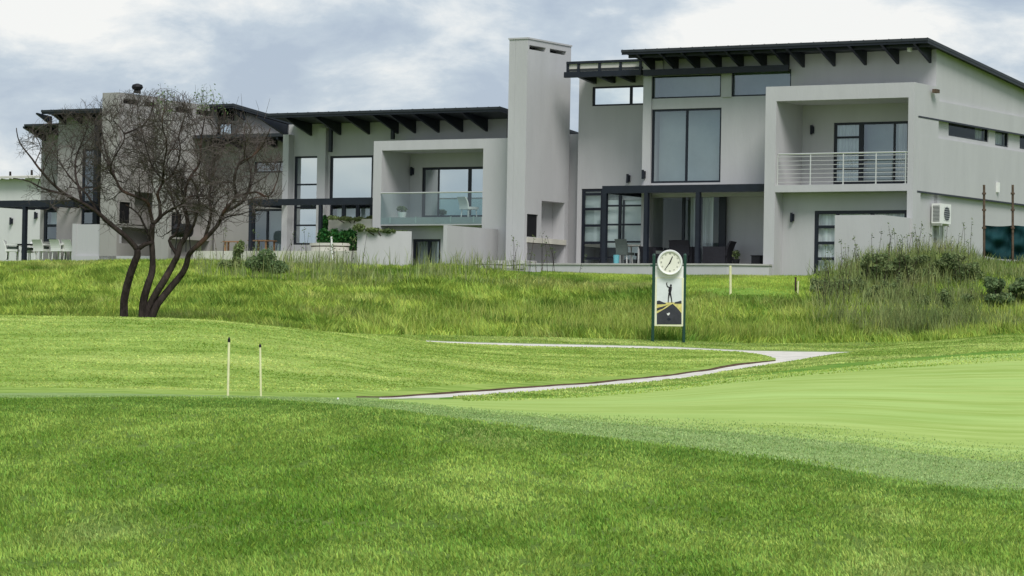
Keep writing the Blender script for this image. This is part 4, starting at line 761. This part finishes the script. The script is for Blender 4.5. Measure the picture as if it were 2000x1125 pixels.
# ------------------------------------------------------------------ clock on its two green posts, with the poster board
SY = 83.2
def sgn(px, py): p = at(px, py, SY); return p
sb = at(1307, 667, SY); sb.z = ground_z(sb.x, SY); clk = thing('clock_sign', 'round white clock over a golf poster between two dark green posts', 'sign', tuple(sb))
def lp(px, py, dy=0.0): p = at(px, py, SY)-sb; return Vector((p.x, dy, p.z))
for x, yt in ((1277.5, 499), (1338, 499)):
    m = MB(); a = lp(x, yt); b = lp(x, 690); m.tube([(a.x, 0, min(b.z, -.3)), (a.x, 0, a.z)], .042, 12); m.tube([(a.x, 0, a.z), (a.x, 0, a.z+.05)], [.05, .03], 12); m.build('post', 'post_green', clk)
a = lp(1281.5, 519); b = lp(1334.5, 637); m = MB(); m.box(a.x-.02, b.x+.02, -.02, .02, b.z, a.z); pn = m.build('board', 'white_paint', clk)
mat('poster_sky', (.72, .76, .74), .5, .3, .15, 3); mat('poster_yellow', (.75, .66, .22), .5, .3, .3, 14); mat('poster_black', (.012, .012, .016), .5, .3); mat('poster_grey', (.045, .047, .055), .5, .3, .3, 9); mat('poster_frame', (.74, .74, .50), .5, .3)
def zp(xz, yz, dy): return lp(1220+xz/5.356, 470+yz/5.356, dy)
def flat(pts, dy, name, mt, parent): m = MB(); m.poly([zp(x, y, dy) for x, y in pts]); return m.build(name, mt, parent)
m = MB(); a = zp(322, 384, 0); b = zp(610, 897, 0); m.box(a.x, b.x, -.034, -.022, b.z, a.z); po = m.build('poster', 'poster_frame', clk)
flat([(334, 872), (596, 872), (596, 394), (334, 394)], -.037, 'picture', 'poster_sky', po)
flat([(334, 760), (596, 760), (596, 652), (480, 644), (334, 655)], -.040, 'picture_field', 'poster_yellow', po)
m = MB()
for pts in ([(336, 668), (336, 632), (360, 626), (392, 640), (430, 655), (430, 664)], [(520, 660), (524, 644), (560, 636), (585, 628), (594, 632), (594, 660)], [(336, 735), (336, 706), (420, 682), (455, 672), (400, 712)], [(336, 875), (336, 762), (420, 712), (500, 660), (545, 700), (594, 758), (594, 875)]): m.poly([zp(x, y, -.043) for x, y in pts])
m.build('picture_shade', 'poster_grey', po)
m = MB()
def limb(p, q, w0, w1): 
    d = Vector((q[0]-p[0], q[1]-p[1])).normalized(); n = Vector((-d.y, d.x)); m.poly([zp(p[0]+n.x*w0, p[1]+n.y*w0, -.046), zp(p[0]-n.x*w0, p[1]-n.y*w0, -.046), zp(q[0]-n.x*w1, q[1]-n.y*w1, -.046), zp(q[0]+n.x*w1, q[1]+n.y*w1, -.046)])
m.poly([zp(x, y, -.047) for x, y in ((462, 488), (474, 482), (494, 484), (492, 515), (484, 548), (462, 552), (456, 520))])
m.poly([zp(483+11*math.cos(i*.63), 469+13*math.sin(i*.63), -.047) for i in range(10)])
limb((466, 490), (446, 480), 7, 5); limb((446, 482), (437, 445), 5, 4); limb((490, 490), (462, 492), 6, 5); limb((437, 460), (443, 432), 4, 2); limb((466, 548), (458, 600), 9, 6); limb((458, 598), (454, 648), 6, 5); limb((476, 548), (487, 600), 9, 6); limb((487, 598), (494, 650), 6, 5)
m.build('picture_golfer', 'poster_black', po)
m = MB(); m.poly([zp(x, y, -.047) for x, y in ((440, 756), (452, 764), (462, 752), (474, 758), (466, 776), (454, 784), (443, 772))]); m.build('picture_emblem', 'white_paint', po)
m = MB(); m.poly([zp(462+20*math.cos(i*.57), 822+16*math.sin(i*.57), -.046) for i in range(11)]); m.build('picture_roundel', 'frame_dark', po)
# clock
cc = zp(470, 230, 0); R_ = (598-338)/2/5.356*SY/FP*1.02; cc.y = -.10; m = MB(); K_ = 40
prof = [(0, .02), (R_*.8, .02), (R_*.97, .02), (R_, 0), (R_, -.10), (R_*.95, -.14), (R_*.85, -.13), (R_*.82, -.085), (0, -.085)]
n0 = 0
for i in range(K_):
    for (r, y) in prof: m.v.append((cc.x+r*math.cos(2*math.pi*i/K_), cc.y+y+.02, cc.z+r*math.sin(2*math.pi*i/K_)))
npf = len(prof)
for i in range(K_):
    j = (i+1) % K_
    for k in range(npf-2): m.f.append((i*npf+k, j*npf+k, j*npf+k+1, i*npf+k+1))
ck = m.build('clock', 'white_paint', clk)
mat('clock_face', (.74, .74, .62), .4, .4, .06, 4)
m = MB(); m.poly([(cc.x+R_*.84*math.cos(-2*math.pi*i/40), cc.y-.068, cc.z+R_*.84*math.sin(-2*math.pi*i/40)) for i in range(40)]); m.build('clock_face', 'clock_face', ck)
m = MB()
for i in range(12):
    an = math.pi/2-i*math.pi/6; c_, s_ = math.cos(an), math.sin(an)
    for off in ((-.012, .012) if i % 3 else (-.018, 0, .018)):
        x1, z1, x2, z2 = cc.x+R_*.62*c_-s_*off, cc.z+R_*.62*s_+c_*off, cc.x+R_*.74*c_-s_*off, cc.z+R_*.74*s_+c_*off
        m.poly([(x1-s_*.004, cc.y-.071, z1+c_*.004), (x1+s_*.004, cc.y-.071, z1-c_*.004), (x2+s_*.004, cc.y-.071, z2-c_*.004), (x2-s_*.004, cc.y-.071, z2+c_*.004)])
m.build('numerals', 'poster_grey', ck)
for an, ln, w_ in ((math.radians(67), .52, .020), (math.radians(236), .74, .013)):
    c_, s_ = math.cos(an), math.sin(an); m = MB(); m.poly([(cc.x-s_*w_-c_*.04, cc.y-.076, cc.z+c_*w_-s_*.04), (cc.x+s_*w_-c_*.04, cc.y-.076, cc.z-c_*w_-s_*.04), (cc.x+s_*w_*.6+c_*ln*R_, cc.y-.076, cc.z-c_*w_*.6+s_*ln*R_), (cc.x-s_*w_*.6+c_*ln*R_, cc.y-.076, cc.z+c_*w_*.6+s_*ln*R_)]); m.build('clock_hand', 'black', ck)
m = MB(); m.box(lp(1279, 0).x, lp(1337, 0).x, -.018, .02, lp(1300, 521).z, lp(1300, 517).z); m.build('crossbar', 'post_green', clk)
# ------------------------------------------------------------------ stakes, posts, golf ball
def stake(name, label, x0, y0, x1, y1, Y, w, m_, cap=0, group=None):
    b = at(x1, y1, Y); g_ = ground_z(b.x, Y); b = Vector((b.x, Y, min(b.z, g_) if True else b.z)); t_ = at(x0, y0, Y); t = thing(name, label, 'stake', tuple(b), 0, group); d = t_-b
    mb = MB(); mb.tube([Vector((0, 0, -.1)), d*(1-cap)], w/2, 8); mb.build('shaft', m_, t)
    if cap: mb = MB(); mb.tube([d*(1-cap), d*(1-cap*.45), d], [w*.62, w*.6, w*.15], 8); mb.build('cap', 'black', t)
    return t
stake('marker_stake', 'taller of two thin cream stakes with black tips at the edge of the mown turf', 447.5, 658, 445, 777, 46.8, .036, 'bone_paint', .085, 'cream stakes with black tips')
stake('marker_stake', 'shorter of two thin cream stakes with black tips, the one on the right', 508, 671, 510, 775, 47.4, .032, 'bone_paint', .07, 'cream stakes with black tips')
stake('boundary_stake', 'white stake in the weeds in front of the round stone planter', 647, 462, 651, 524, 102.6, .07, 'white_paint')
stake('boundary_stake', 'white stake on the lawn to the right of the clock', 1426.5, 519, 1427, 578, 92.4, .075, 'bone_paint')
stake('boundary_stake', 'short pale peg beside a dark post, on the lawn at the edge of the weeds', 1559, 549, 1558, 572, 93.0, .05, 'bone_paint'); stake('boundary_stake', 'short dark post just left of a pale peg on the lawn', 1554, 541, 1554, 572, 93.2, .06, 'bark')
b = at(660, 786, 40.5); gz = ground_z(b.x, b.y); m = MB()
for i in range(7):
    for j in range(12):
        f = lambda i, j: (.016*math.sin(math.pi*i/7)*math.cos(2*math.pi*j/12), .016*math.sin(math.pi*i/7)*math.sin(2*math.pi*j/12), .016*math.cos(math.pi*i/7)+.016)
        m.poly([f(i, j), f(i+1, j), f(i+1, j+1), f(i, j+1)])
o = m.build('golf_ball', 'white_paint', smooth=True); o.location = (b.x, b.y, gz+.015); tag(o, 'tiny white golf ball on the pale strip right of the cream stakes', 'ball')
# ------------------------------------------------------------------ air conditioner, netting, ventilator
aa_ = .27; b0_ = S(1837, 415, aa_)[0]; zc_ = S(1850, 418, aa_)[1]; t = thing('air_conditioner', 'white outdoor air conditioner unit fixed to the right side wall', 'air conditioner', H(-.12, b0_, zc_-.36), -YAW)
off = (-.12, b0_, zc_-.36); m = MB(); m.box(-.05, aa_, b0_, b0_+.86, zc_-.33, zc_+.33); m.build('casing', 'white_paint', t, off)
m = MB(); cy_, cz_ = b0_+.52, zc_-.0; m.poly([(aa_+.006, cy_+.24*math.cos(i*.39), cz_+.24*math.sin(i*.39)) for i in range(16)]); m.build('fan_opening', 'frame_dark', t, off)
m = MB()
for i in range(7): z = zc_-.21+.07*i; m.box(aa_+.008, aa_+.014, cy_-.23, cy_+.23, z-.006, z+.006)
m.build('fan_grille', 'steel', t, off)
m = MB()
for i in range(12): z = zc_-.26+.045*i; m.box(.0, aa_-.03, b0_-.012, b0_-.002, z, z+.016)
m.build('side_louvre', 'frame_dark', t, off)
m = MB()
for bb in (b0_+.12, b0_+.7): m.box(-.117, aa_, bb, bb+.04, zc_-.40, zc_-.335); m.box(-.117, -.08, bb, bb+.04, zc_-.7, zc_-.40)
m.build('bracket', 'steel', t, off)
m = MB(); m.tube([(-.09, b0_+.9, zc_), (-.09, b0_+1.05, zc_-.1), (-.09, b0_+1.1, zc_-1.2)], .025, 6); m.build('pipe', 'white_paint', t, off)
NY = 95.5
def npnt(px, py, dy=0): return at(px, py, NY+dy)
t = thing('shade_net', 'dark green shade netting hung low between rusty poles at the right edge', 'netting', tuple(npnt(1925, 520)))
o0 = npnt(1925, 520); m = MB(); NXn, NZn = 44, 14; grid = []
for i in range(NXn+1):
    for j in range(NZn+1):
        x = 1923+(2130-1923)*i/NXn; sag = 5*math.sin(math.pi*((x-1923) % 58)/58); y = 440+sag*.4+(500-440+ (x-1923)*.12)*j/NZn; fold = .10*math.sin(x*.13+j*.55)+.06*math.sin(x*.05-j*.9)+.05*math.sin(x*.31+j*.2); grid.append(npnt(x, y, fold)-o0)
m.v = [tuple(p) for p in grid]
for i in range(NXn):
    for j in range(NZn): k = i*(NZn+1)+j; m.f.append((k, k+1, k+NZn+2, k+NZn+1))
m.build('net', 'net_green', t, smooth=True)
for x, yt in ((1922, 361), (1978, 361), (2060, 361)):
    m = MB(); a = npnt(x, yt, -.12)-o0; b = npnt(x, 560, -.12)-o0; m.tube([b, a], .038, 8)
    for y in (378, 410, 445): c = npnt(x, y, -.12)-o0; m.tube([c-Vector((0, 0, .03)), c+Vector((0, 0, .03))], .065, 8)
    m.build('pole', 'pole_rust', t)
p = H((c0+c1)/2+.45, 3.9+1.1, cz+.06); vt = thing('roof_ventilator', 'round black ventilator cowl on top of the leftmost chimney', 'ventilator', tuple(p)); m = MB()
for i in range(18):
    a0_ = 2*math.pi*i/18; pr = [(.10, .10), (.19, .15), (.23, .24), (.19, .33), (.05, .38)]
    for k in range(4): (r_a, z_a), (r_b, z_b_) = pr[k], pr[k+1]; m.poly([(r_a*math.cos(a0_), r_a*math.sin(a0_), z_a), (r_a*math.cos(a0_+.40), r_a*math.sin(a0_+.40), z_a), (r_b*math.cos(a0_+.40)*1.03, r_b*math.sin(a0_+.40)*1.03, z_b_), (r_b*math.cos(a0_), r_b*math.sin(a0_), z_b_)])
m.build('cowl', 'black', vt); m = MB(); m.tube([(0, 0, 0), (0, 0, .12)], .14, 12); m.build('neck', 'black', vt)
# ------------------------------------------------------------------ furniture
def chairbuild(name, label, cat, a, b, z, w, d, hs, hb, m_, rot=0.0, group=None, legm=None, padm=None, arms=False, solid=False):
    t = thing(name, label, cat, H(a, b, z), -YAW+rot, group); legm = legm or m_
    m = MB(); m.hexa([(-w/2, -d/2, hs-.09), (w/2, -d/2, hs-.09), (w/2, d/2, hs-.09), (-w/2, d/2, hs-.09), (-w/2, -d/2, hs), (w/2, -d/2, hs+.01), (w/2, d/2, hs+.01), (-w/2, d/2, hs)]); m.build('seat', m_, t)
    m = MB(); k = .10; n = 5; pts0 = []
    for i in range(n+1):
        u = i/n; z_ = hs-.05+(hb-hs+.05)*u; y = d/2-.06+.14*u*u; ww = w/2*(1-.06*abs(u-.4)); pts0.append((ww, y, z_))
    for i in range(n): (w0, y0, z0), (w1, y1, z1) = pts0[i], pts0[i+1]; m.hexa([(-w0, y0, z0), (w0, y0, z0), (w0, y0+.06, z0), (-w0, y0+.06, z0), (-w1, y1, z1), (w1, y1, z1), (w1, y1+.06, z1), (-w1, y1+.06, z1)])
    m.build('backrest', m_, t)
    if padm: m = MB(); m.box(-w/2+.06, w/2-.06, -d/2+.04, d/2-.08, hs+.01, hs+.12); m.build('cushion', padm, t)
    if arms:
        for s in (-1, 1): m = MB(); m.box(s*w/2-.05, s*w/2+.05, -d/2, d/2-.05, .06 if solid else hs+.16, hs+.22); m.build('armrest', m_, t)
    if solid: m = MB(); m.box(-w/2+.06, w/2-.06, -d/2+.03, d/2, .05, hs-.095); m.build('base', m_, t)
    for sx in (-1, 1):
        for sy in (-1, 1): m = MB(); m.tube([(sx*(w/2-.04), sy*(d/2-.05), 0), (sx*(w/2-.06), sy*(d/2-.07), (.06 if solid else hs-.09))], .02, 6); m.build('leg', legm, t)
    return t
def table(name, label, a, b, z, w, d, h, m_, legm, rot=0, cat='table'):
    t = thing(name, label, cat, H(a, b, z), -YAW+rot); m = MB(); m.box(-w/2, w/2, -d/2, d/2, h-.04, h); m.build('table_top', m_, t)
    for sx in (-1, 1):
        for sy in (-1, 1): m = MB(); m.box(sx*(w/2-.08)-.03, sx*(w/2-.08)+.03, sy*(d/2-.08)-.03, sy*(d/2-.08)+.03, 0, h-.041); m.build('leg', legm, t)
    return t
zT = zTer
def lc(px, b): return FA(px, b, 490)
chairbuild('armchair', 'black wicker armchair with a high back, seen from behind in the middle of the patio', 'armchair', lc(1337, 1.6), 1.6, zT, .78, .7, .42, .86, 'wicker', math.radians(180), None, arms=True, solid=True)
chairbuild('sofa', 'low dark sofa with grey seat cushion left of the high backed wicker armchair', 'sofa', lc(1288, 1.7), 1.7, zT, 1.1, .75, .38, .66, 'wicker', math.radians(70), None, padm='cushion', arms=True, solid=True)
chairbuild('armchair', 'black wicker armchair at the right end of the patio seating, turned sideways', 'armchair', lc(1402, 1.7), 1.7, zT, .95, .85, .42, .84, 'wicker', math.radians(-75), None, arms=True, solid=True)
chairbuild('dining_chair', 'light grey high backed dining chair by the glazed doors of the right house', 'chair', lc(1221, 1.9), 1.9, zT, .46, .5, .46, .92, 'cushion', math.radians(180), None, legm='white_paint')
chairbuild('dining_chair', 'dark dining chair half hidden between the patio table and the canopy post', 'chair', lc(1258, 2.9), 2.9, zT, .46, .5, .46, .9, 'wicker', math.radians(-90), None)
table('patio_table', 'white legged dining table on the patio of the right house', lc(1240, 2.4), 2.4, zT, .9, .9, .74, 'concrete', 'white_paint')
m = MB(); a = lc(1204, 1.5); m.tube([(a, 1.5, zT), (a, 1.5, zT+.36), (a, 1.5, zT+.365)], [.09, .11, .075], 14); single(m, 'bin', 'teal', 'small teal bin standing by the left canopy post', 'bin', a, 1.5, zT)
t = thing('planter_box', 'square black planter box at the right end of the patio beside the balcony pier', 'planter', H(lc(1480, 1.0), 1.0, zT), -YAW); m = MB(); m.box(-.16, .16, -.16, .16, 0, .3); m.box(-.18, .18, -.18, .18, .301, .33); m.build('box', 'black', t)
t = bush('potted_plant', 'small dark potted plant between the sideways armchair and the planter box', 'plant', H(lc(1438, 1.6), 1.6, zT), [((0, 0, .38), (.14, .14, .16), 1)], 260, .035, 'leaf_bush', 3); m = MB(); m.tube([(0, 0, 0), (0, 0, .22)], [.09, .13], 12); m.build('pot', 'black', t)
zT2 = zTer2-.05
t = thing('stone_planter', 'round pale stone planter with a flat cap below the green hedge', 'planter', H(lc(641, 1.6), 1.7, zT2), -YAW); m = MB(); N_ = 28
def ringm(m, r0, r1, z0, z1, sy=.55): m.prism([(r1*math.cos(2*math.pi*i/N_), sy*r1*math.sin(2*math.pi*i/N_)) for i in range(N_)], z0, z1)
ringm(m, 0, .82, 0, .17); m.build('bowl', 'concrete', t); m = MB(); ringm(m, 0, .80, .171, .21); m.build('joint', 'soil', t); m = MB(); ringm(m, 0, .86, .211, .31); m.build('cap', 'concrete', t)
table('bench', 'light wooden bench table on the terrace right of the bare tree', lc(455, 2.2), 2.2, zT2, .75, .35, .42, 'wood', 'wood', cat='bench')
table('dining_table', 'wooden table under the pergola of the middle house', lc(512, 3.4), 3.4, zT2, .9, .7, .5, 'wood', 'wood')
t = thing('barbecue', 'black drum barbecue on legs behind the bare tree trunks', 'barbecue', H(FA(358, 1.8, 450), 1.8, zT2), -YAW); m = MB(); m.tube([(-.34, 0, .82), (-.30, 0, .82), (.30, 0, .82), (.34, 0, .82)], [.16, .26, .26, .16], 14); m.build('drum', 'black', t)
for sx in (-1, 1):
    for sy in (-1, 1): m = MB(); m.tube([(sx*.26, sy*.15, 0), (sx*.22, sy*.1, .62)], .02, 6); m.build('leg', 'black', t)
m = MB(); m.tube([(.22, 0, 1.05), (.22, 0, 1.35)], .04, 8); m.build('flue', 'black', t)
wg = 'white patio chairs at the far left'; zf = FZ(100, 507, 4.6)
for x, b, r, lab in ((82, 4.5, 180, 'white patio chair directly in front of the dark framed window at far left'), (116, 4.5, 180, 'white patio chair second from the grey garden wall at far left'), (139, 4.7, 180, 'white patio chair nearest the grey garden wall at far left'), (24, 4.7, 120, 'white patio chair turned sideways left of the pergola post'), (58, 6.0, 0, 'white patio chair behind the dark table, next to the pergola post')):
    chairbuild('patio_chair', lab, 'chair', FA(x, b, 490), b, zf, .5, .5, .42, .80, 'white_paint', math.radians(r), wg, padm='cushion', arms=True)
table('patio_table', 'dark long table among the white patio chairs at far left', FA(80, 5.3, 490), 5.3, zf, 3.2, .8, .66, 'wicker', 'wicker')
chairbuild('balcony_chair', 'pale chair on the glass fronted balcony, near its right end', 'chair', FA(916, 2.3, 415), 2.3, sT, .5, .5, .4, .75, 'white_paint', math.radians(160))
t = bush('balcony_plant', 'potted plant in a white pot behind the glass balustrade at its left', 'plant', H(FA(785, 2.1, 420), 2.1, sT), [((0, 0, .34), (.22, .18, .12), 1)], 260, .04, 'leaf_bush', 3); m = MB(); m.tube([(0, 0, 0), (0, 0, .22)], [.13, .17], 12); m.build('pot', 'white_paint', t)
# ------------------------------------------------------------------ planting round the houses
def hp(px, py, b): a, z = F(px, py, b); return H(a, b, z)
def hb(name, label, cat, px, py, b, blobs, n, size, m_, stems=4, group=None):     # blobs in pixels offset (dx, dy up) and radii
    p = hp(px, py, b); k = p.y/FP; return bush(name, label, cat, tuple(p), [((dx*k, 0+dd, dz*k), (rx*k, rd, rz*k), rx*rz) for dx, dz, rx, rz, dd, rd in blobs], n, size, m_, stems, group)
hb('hedge', 'dense bright green clipped hedge above the round stone planter', 'hedge', 660, 492, 2.3, [(-28, 26, 14, 20, 0, .3), (-8, 28, 16, 18, 0, .3), (12, 24, 16, 20, 0, .3), (28, 24, 14, 26, 0, .3), (0, 10, 36, 14, 0, .3)], 6500, .055, 'leaf_hedge', 5)
hb('climbing_shrub', 'narrow upright green shrub on the pergola post above the hedge', 'shrub', 634, 450, 2.3, [(0, 12, 7, 18, 0, .15)], 900, .045, 'leaf_hedge', 2)
hb('trailing_plant', 'creeper trailing along the top of the short pale planter wall', 'plant', 690, 428, 2.55, [(-40, 2, 12, 4, 0, .2), (-15, 1, 15, 4, 0, .2), (12, 0, 14, 4, 0, .2), (36, 2, 12, 5, 0, .2)], 1500, .05, 'leaf_bush', 3)
hb('trailing_plant', 'creeper trailing along the pale garden wall beside the small lower door', 'plant', 750, 452, .7, [(-48, 6, 12, 8, -.2, .2), (-22, 3, 16, 4, -.1, .2), (8, 1, 16, 4, 0, .2), (36, -1, 16, 4, .2, .2)], 1700, .05, 'leaf_bush', 3)
def gb(name, label, cat, px, py, blobs, n, size, m_, stems=5, group=None, d0=84):
    p = ground_at(px, py, d0, 120); k = p.y/FP; return bush(name, label, cat, tuple(p), [((dx*k, dd, dz*k), (rx*k, rd, rz*k), rx*rz) for dx, dz, rx, rz, dd, rd in blobs], n, size, m_, stems, group)
def loose(n, x0, x1, z0, z1, rr_, flat=.7): return [(random.uniform(x0, x1), random.uniform(z0, z1), random.uniform(rr_*.5, rr_*1.2), random.uniform(rr_*.5, rr_*1.2)*flat, random.uniform(-.5, .5), .35) for _ in range(n)]
gb('bush', 'dark green leafy bush at the top of the weedy bank, below the privacy wall', 'bush', 1752, 548, loose(30, -62, 52, 0, 44, 15), 5200, .05, 'leaf_bush', 12)
gb('bush', 'green bush on the weedy bank under the air conditioner', 'bush', 1862, 548, loose(28, -48, 50, 2, 50, 15), 4600, .05, 'leaf_bush', 12)
gb('bush', 'loose pale green bush at the right edge below the shade netting', 'bush', 1972, 596, loose(22, -40, 44, 4, 50, 15), 3600, .06, 'leaf_sprig', 10)
gb('bush', 'low grey green bush at the left end of the weedy bank, beside the peg', 'bush', 1640, 574, loose(22, -50, 56, 0, 26, 12), 3000, .045, 'leaf_bush', 10)
gb('bush', 'dark bush standing alone lower down in the middle of the weedy bank', 'bush', 1720, 592, loose(14, -30, 30, 4, 40, 10), 1500, .045, 'leaf_bush', 8)
gb('bush', 'olive bush low on the weedy bank between the lone dark bush and the right edge', 'bush', 1838, 602, loose(20, -50, 50, 2, 34, 12), 2400, .045, 'leaf_bush', 8)
gb('bush', 'feathery green bush in front of the terrace right of the bare tree', 'bush', 510, 535, [(-14, 18, 20, 16, 0, .4), (10, 26, 20, 22, 0, .4), (30, 12, 24, 14, 0, .4)], 2600, .05, 'leaf_sprig', 6, d0=95)
gb('bush', 'tall narrow weed clump beside the wooden bench table', 'bush', 462, 530, [(0, 26, 9, 28, 0, .2), (-20, 10, 20, 12, 0, .3), (8, 48, 7, 14, 0, .15)], 1500, .05, 'leaf_bush', 5, d0=95)
# tall thin weeds: along the walls and all over the right bank
def weeds(name, p0, p1, y0, y1, n, h0, h1, m_, w_=.012):
    P = []
    while len(P) < n:
        px = random.uniform(p0, p1); py = random.uniform(y0, y1); d = np.interp(py, [y0, y1], [104, 86]); 
        p = at(px, 600, d+random.uniform(-2, 2)); P.append((p.x, p.y, ground_z(p.x, p.y)))
    P = np.array(P); h = h0+(h1-h0)*rng.random(len(P))**2; return h, P
rows_ = [i for i in range(nr-1) if 11.3 <= T[i] < 13.0]
Pw, cw = sample_band(11.35, 13.0, 1570, 2300, 44000); dens = vnoise(Pw[:, 0], Pw[:, 1], .9, 11); k = rng.random(len(Pw)) < np.clip(dens*2-.3, 0.12, 1)*np.clip((cw-1570)/160, 0, 1); Pw = Pw[k]; cw = cw[k]
o = blades('weeds', Pw, (.25+.55*rng.random(len(Pw))**1.5)*np.interp(cw, [1860, 1900, 1910], [1, .8, .45]), .014+.012*rng.random(len(Pw)), .45, 'blade_weed'); tag(o, kind='stuff')
Pw, cw = sample_band(12.35, 13.0, 380, 1070, 5200); dens = vnoise(Pw[:, 0], Pw[:, 1], .8, 12); k = rng.random(len(Pw)) < np.clip(dens*3-1.2, 0.0, 1); Pw = Pw[k]
o = blades('wall_weeds', Pw, (.3+.55*rng.random(len(Pw))**2), .014+.012*rng.random(len(Pw)), .35, 'blade_weed'); tag(o, kind='stuff')
Pw, cw = sample_band(11.02, 11.75, 640, 2260, 15000); dens = vnoise(Pw[:, 0], Pw[:, 1], .7, 13); k = rng.random(len(Pw)) < np.clip(dens*2.2-.5, 0, 1)*np.clip((cw-640)/500, .0, 1)*np.interp(Pw[:, 1], [84, 88, 91], [1, .8, 0]); Pw = Pw[k]; o = blades('seeding_grass', Pw, (.28+.3*rng.random(len(Pw))), .010+.008*rng.random(len(Pw)), .4, 'blade_seed'); tag(o, kind='stuff')
# seed-head stalks standing above the bank
m = MB(); HP = []
for i in range(150):
    if i < 105: px = random.uniform(1600, 1900); pt = at(px, 600, random.uniform(89, 97))
    else: px = random.choice([random.gauss(650, 60), random.gauss(480, 50), random.gauss(1040, 25)]); pt = at(px, 600, random.uniform(98, 103))
    z = ground_z(pt.x, pt.y); h = random.uniform(.6, 1.25); lx = random.gauss(0, .12); p = [Vector((pt.x, pt.y, z-.05)), Vector((pt.x+lx*.4, pt.y, z+h*.55)), Vector((pt.x+lx, pt.y, z+h))]; m.tube(p, [.008, .006, .004], 4, cap=False)
    for k in range(9): HP.append(tuple(p[2]+Vector((random.gauss(0, .04), random.gauss(0, .03), random.gauss(0, .05)))))
    for k in range(5): HP.append(tuple(p[0].lerp(p[2], random.uniform(.3, .9))+Vector((random.gauss(0, .06), random.gauss(0, .03), 0))))
o = m.build('weed_stalks', 'bark'); tag(o, kind='stuff'); o = leaves('seed_heads', np.array(HP), .03, 'leaf_bush'); tag(o, kind='stuff')
# trees far behind at the left edge
for i, (px, py, rx, rz, lab) in enumerate(((20, 335, 34, 18, 'round green tree crown above the pale building roof at the far left edge'), (62, 332, 18, 15, 'smaller green tree crown between the pale building and the left grey house'))):
    Y = 175; c_ = at(px, py, Y); gz = 3.5; k = Y/FP; t = thing('tree', lab, 'tree', (c_.x, Y, gz)); bl = [((random.uniform(-.7, .7)*rx*k, random.uniform(-1, 1), c_.z-gz-1.0+random.uniform(-.5, .6)*rz*k), (rx*k*.55, 1.2, rz*k*.6), 1) for j in range(9)]
    bl += [((0, 0, c_.z-gz-1.5), (rx*k*.9, 1.3, 1.2), 3)]; leaves('crown', cloud(3600, bl), .15, 'leaf_far', t); m = MB(); m.tube([(0, 0, 0), (.1, 0, (c_.z-gz)*.5), (0, 0, c_.z-gz)], [.22, .17, .06], 8)
    for j in range(5): m.tube([(0.05, 0, (c_.z-gz)*.5), (random.uniform(-.8, .8)*rx*k, 0, (c_.z-gz)*.9)], [.09, .03], 6)
    m.build('trunk', 'bark', t)
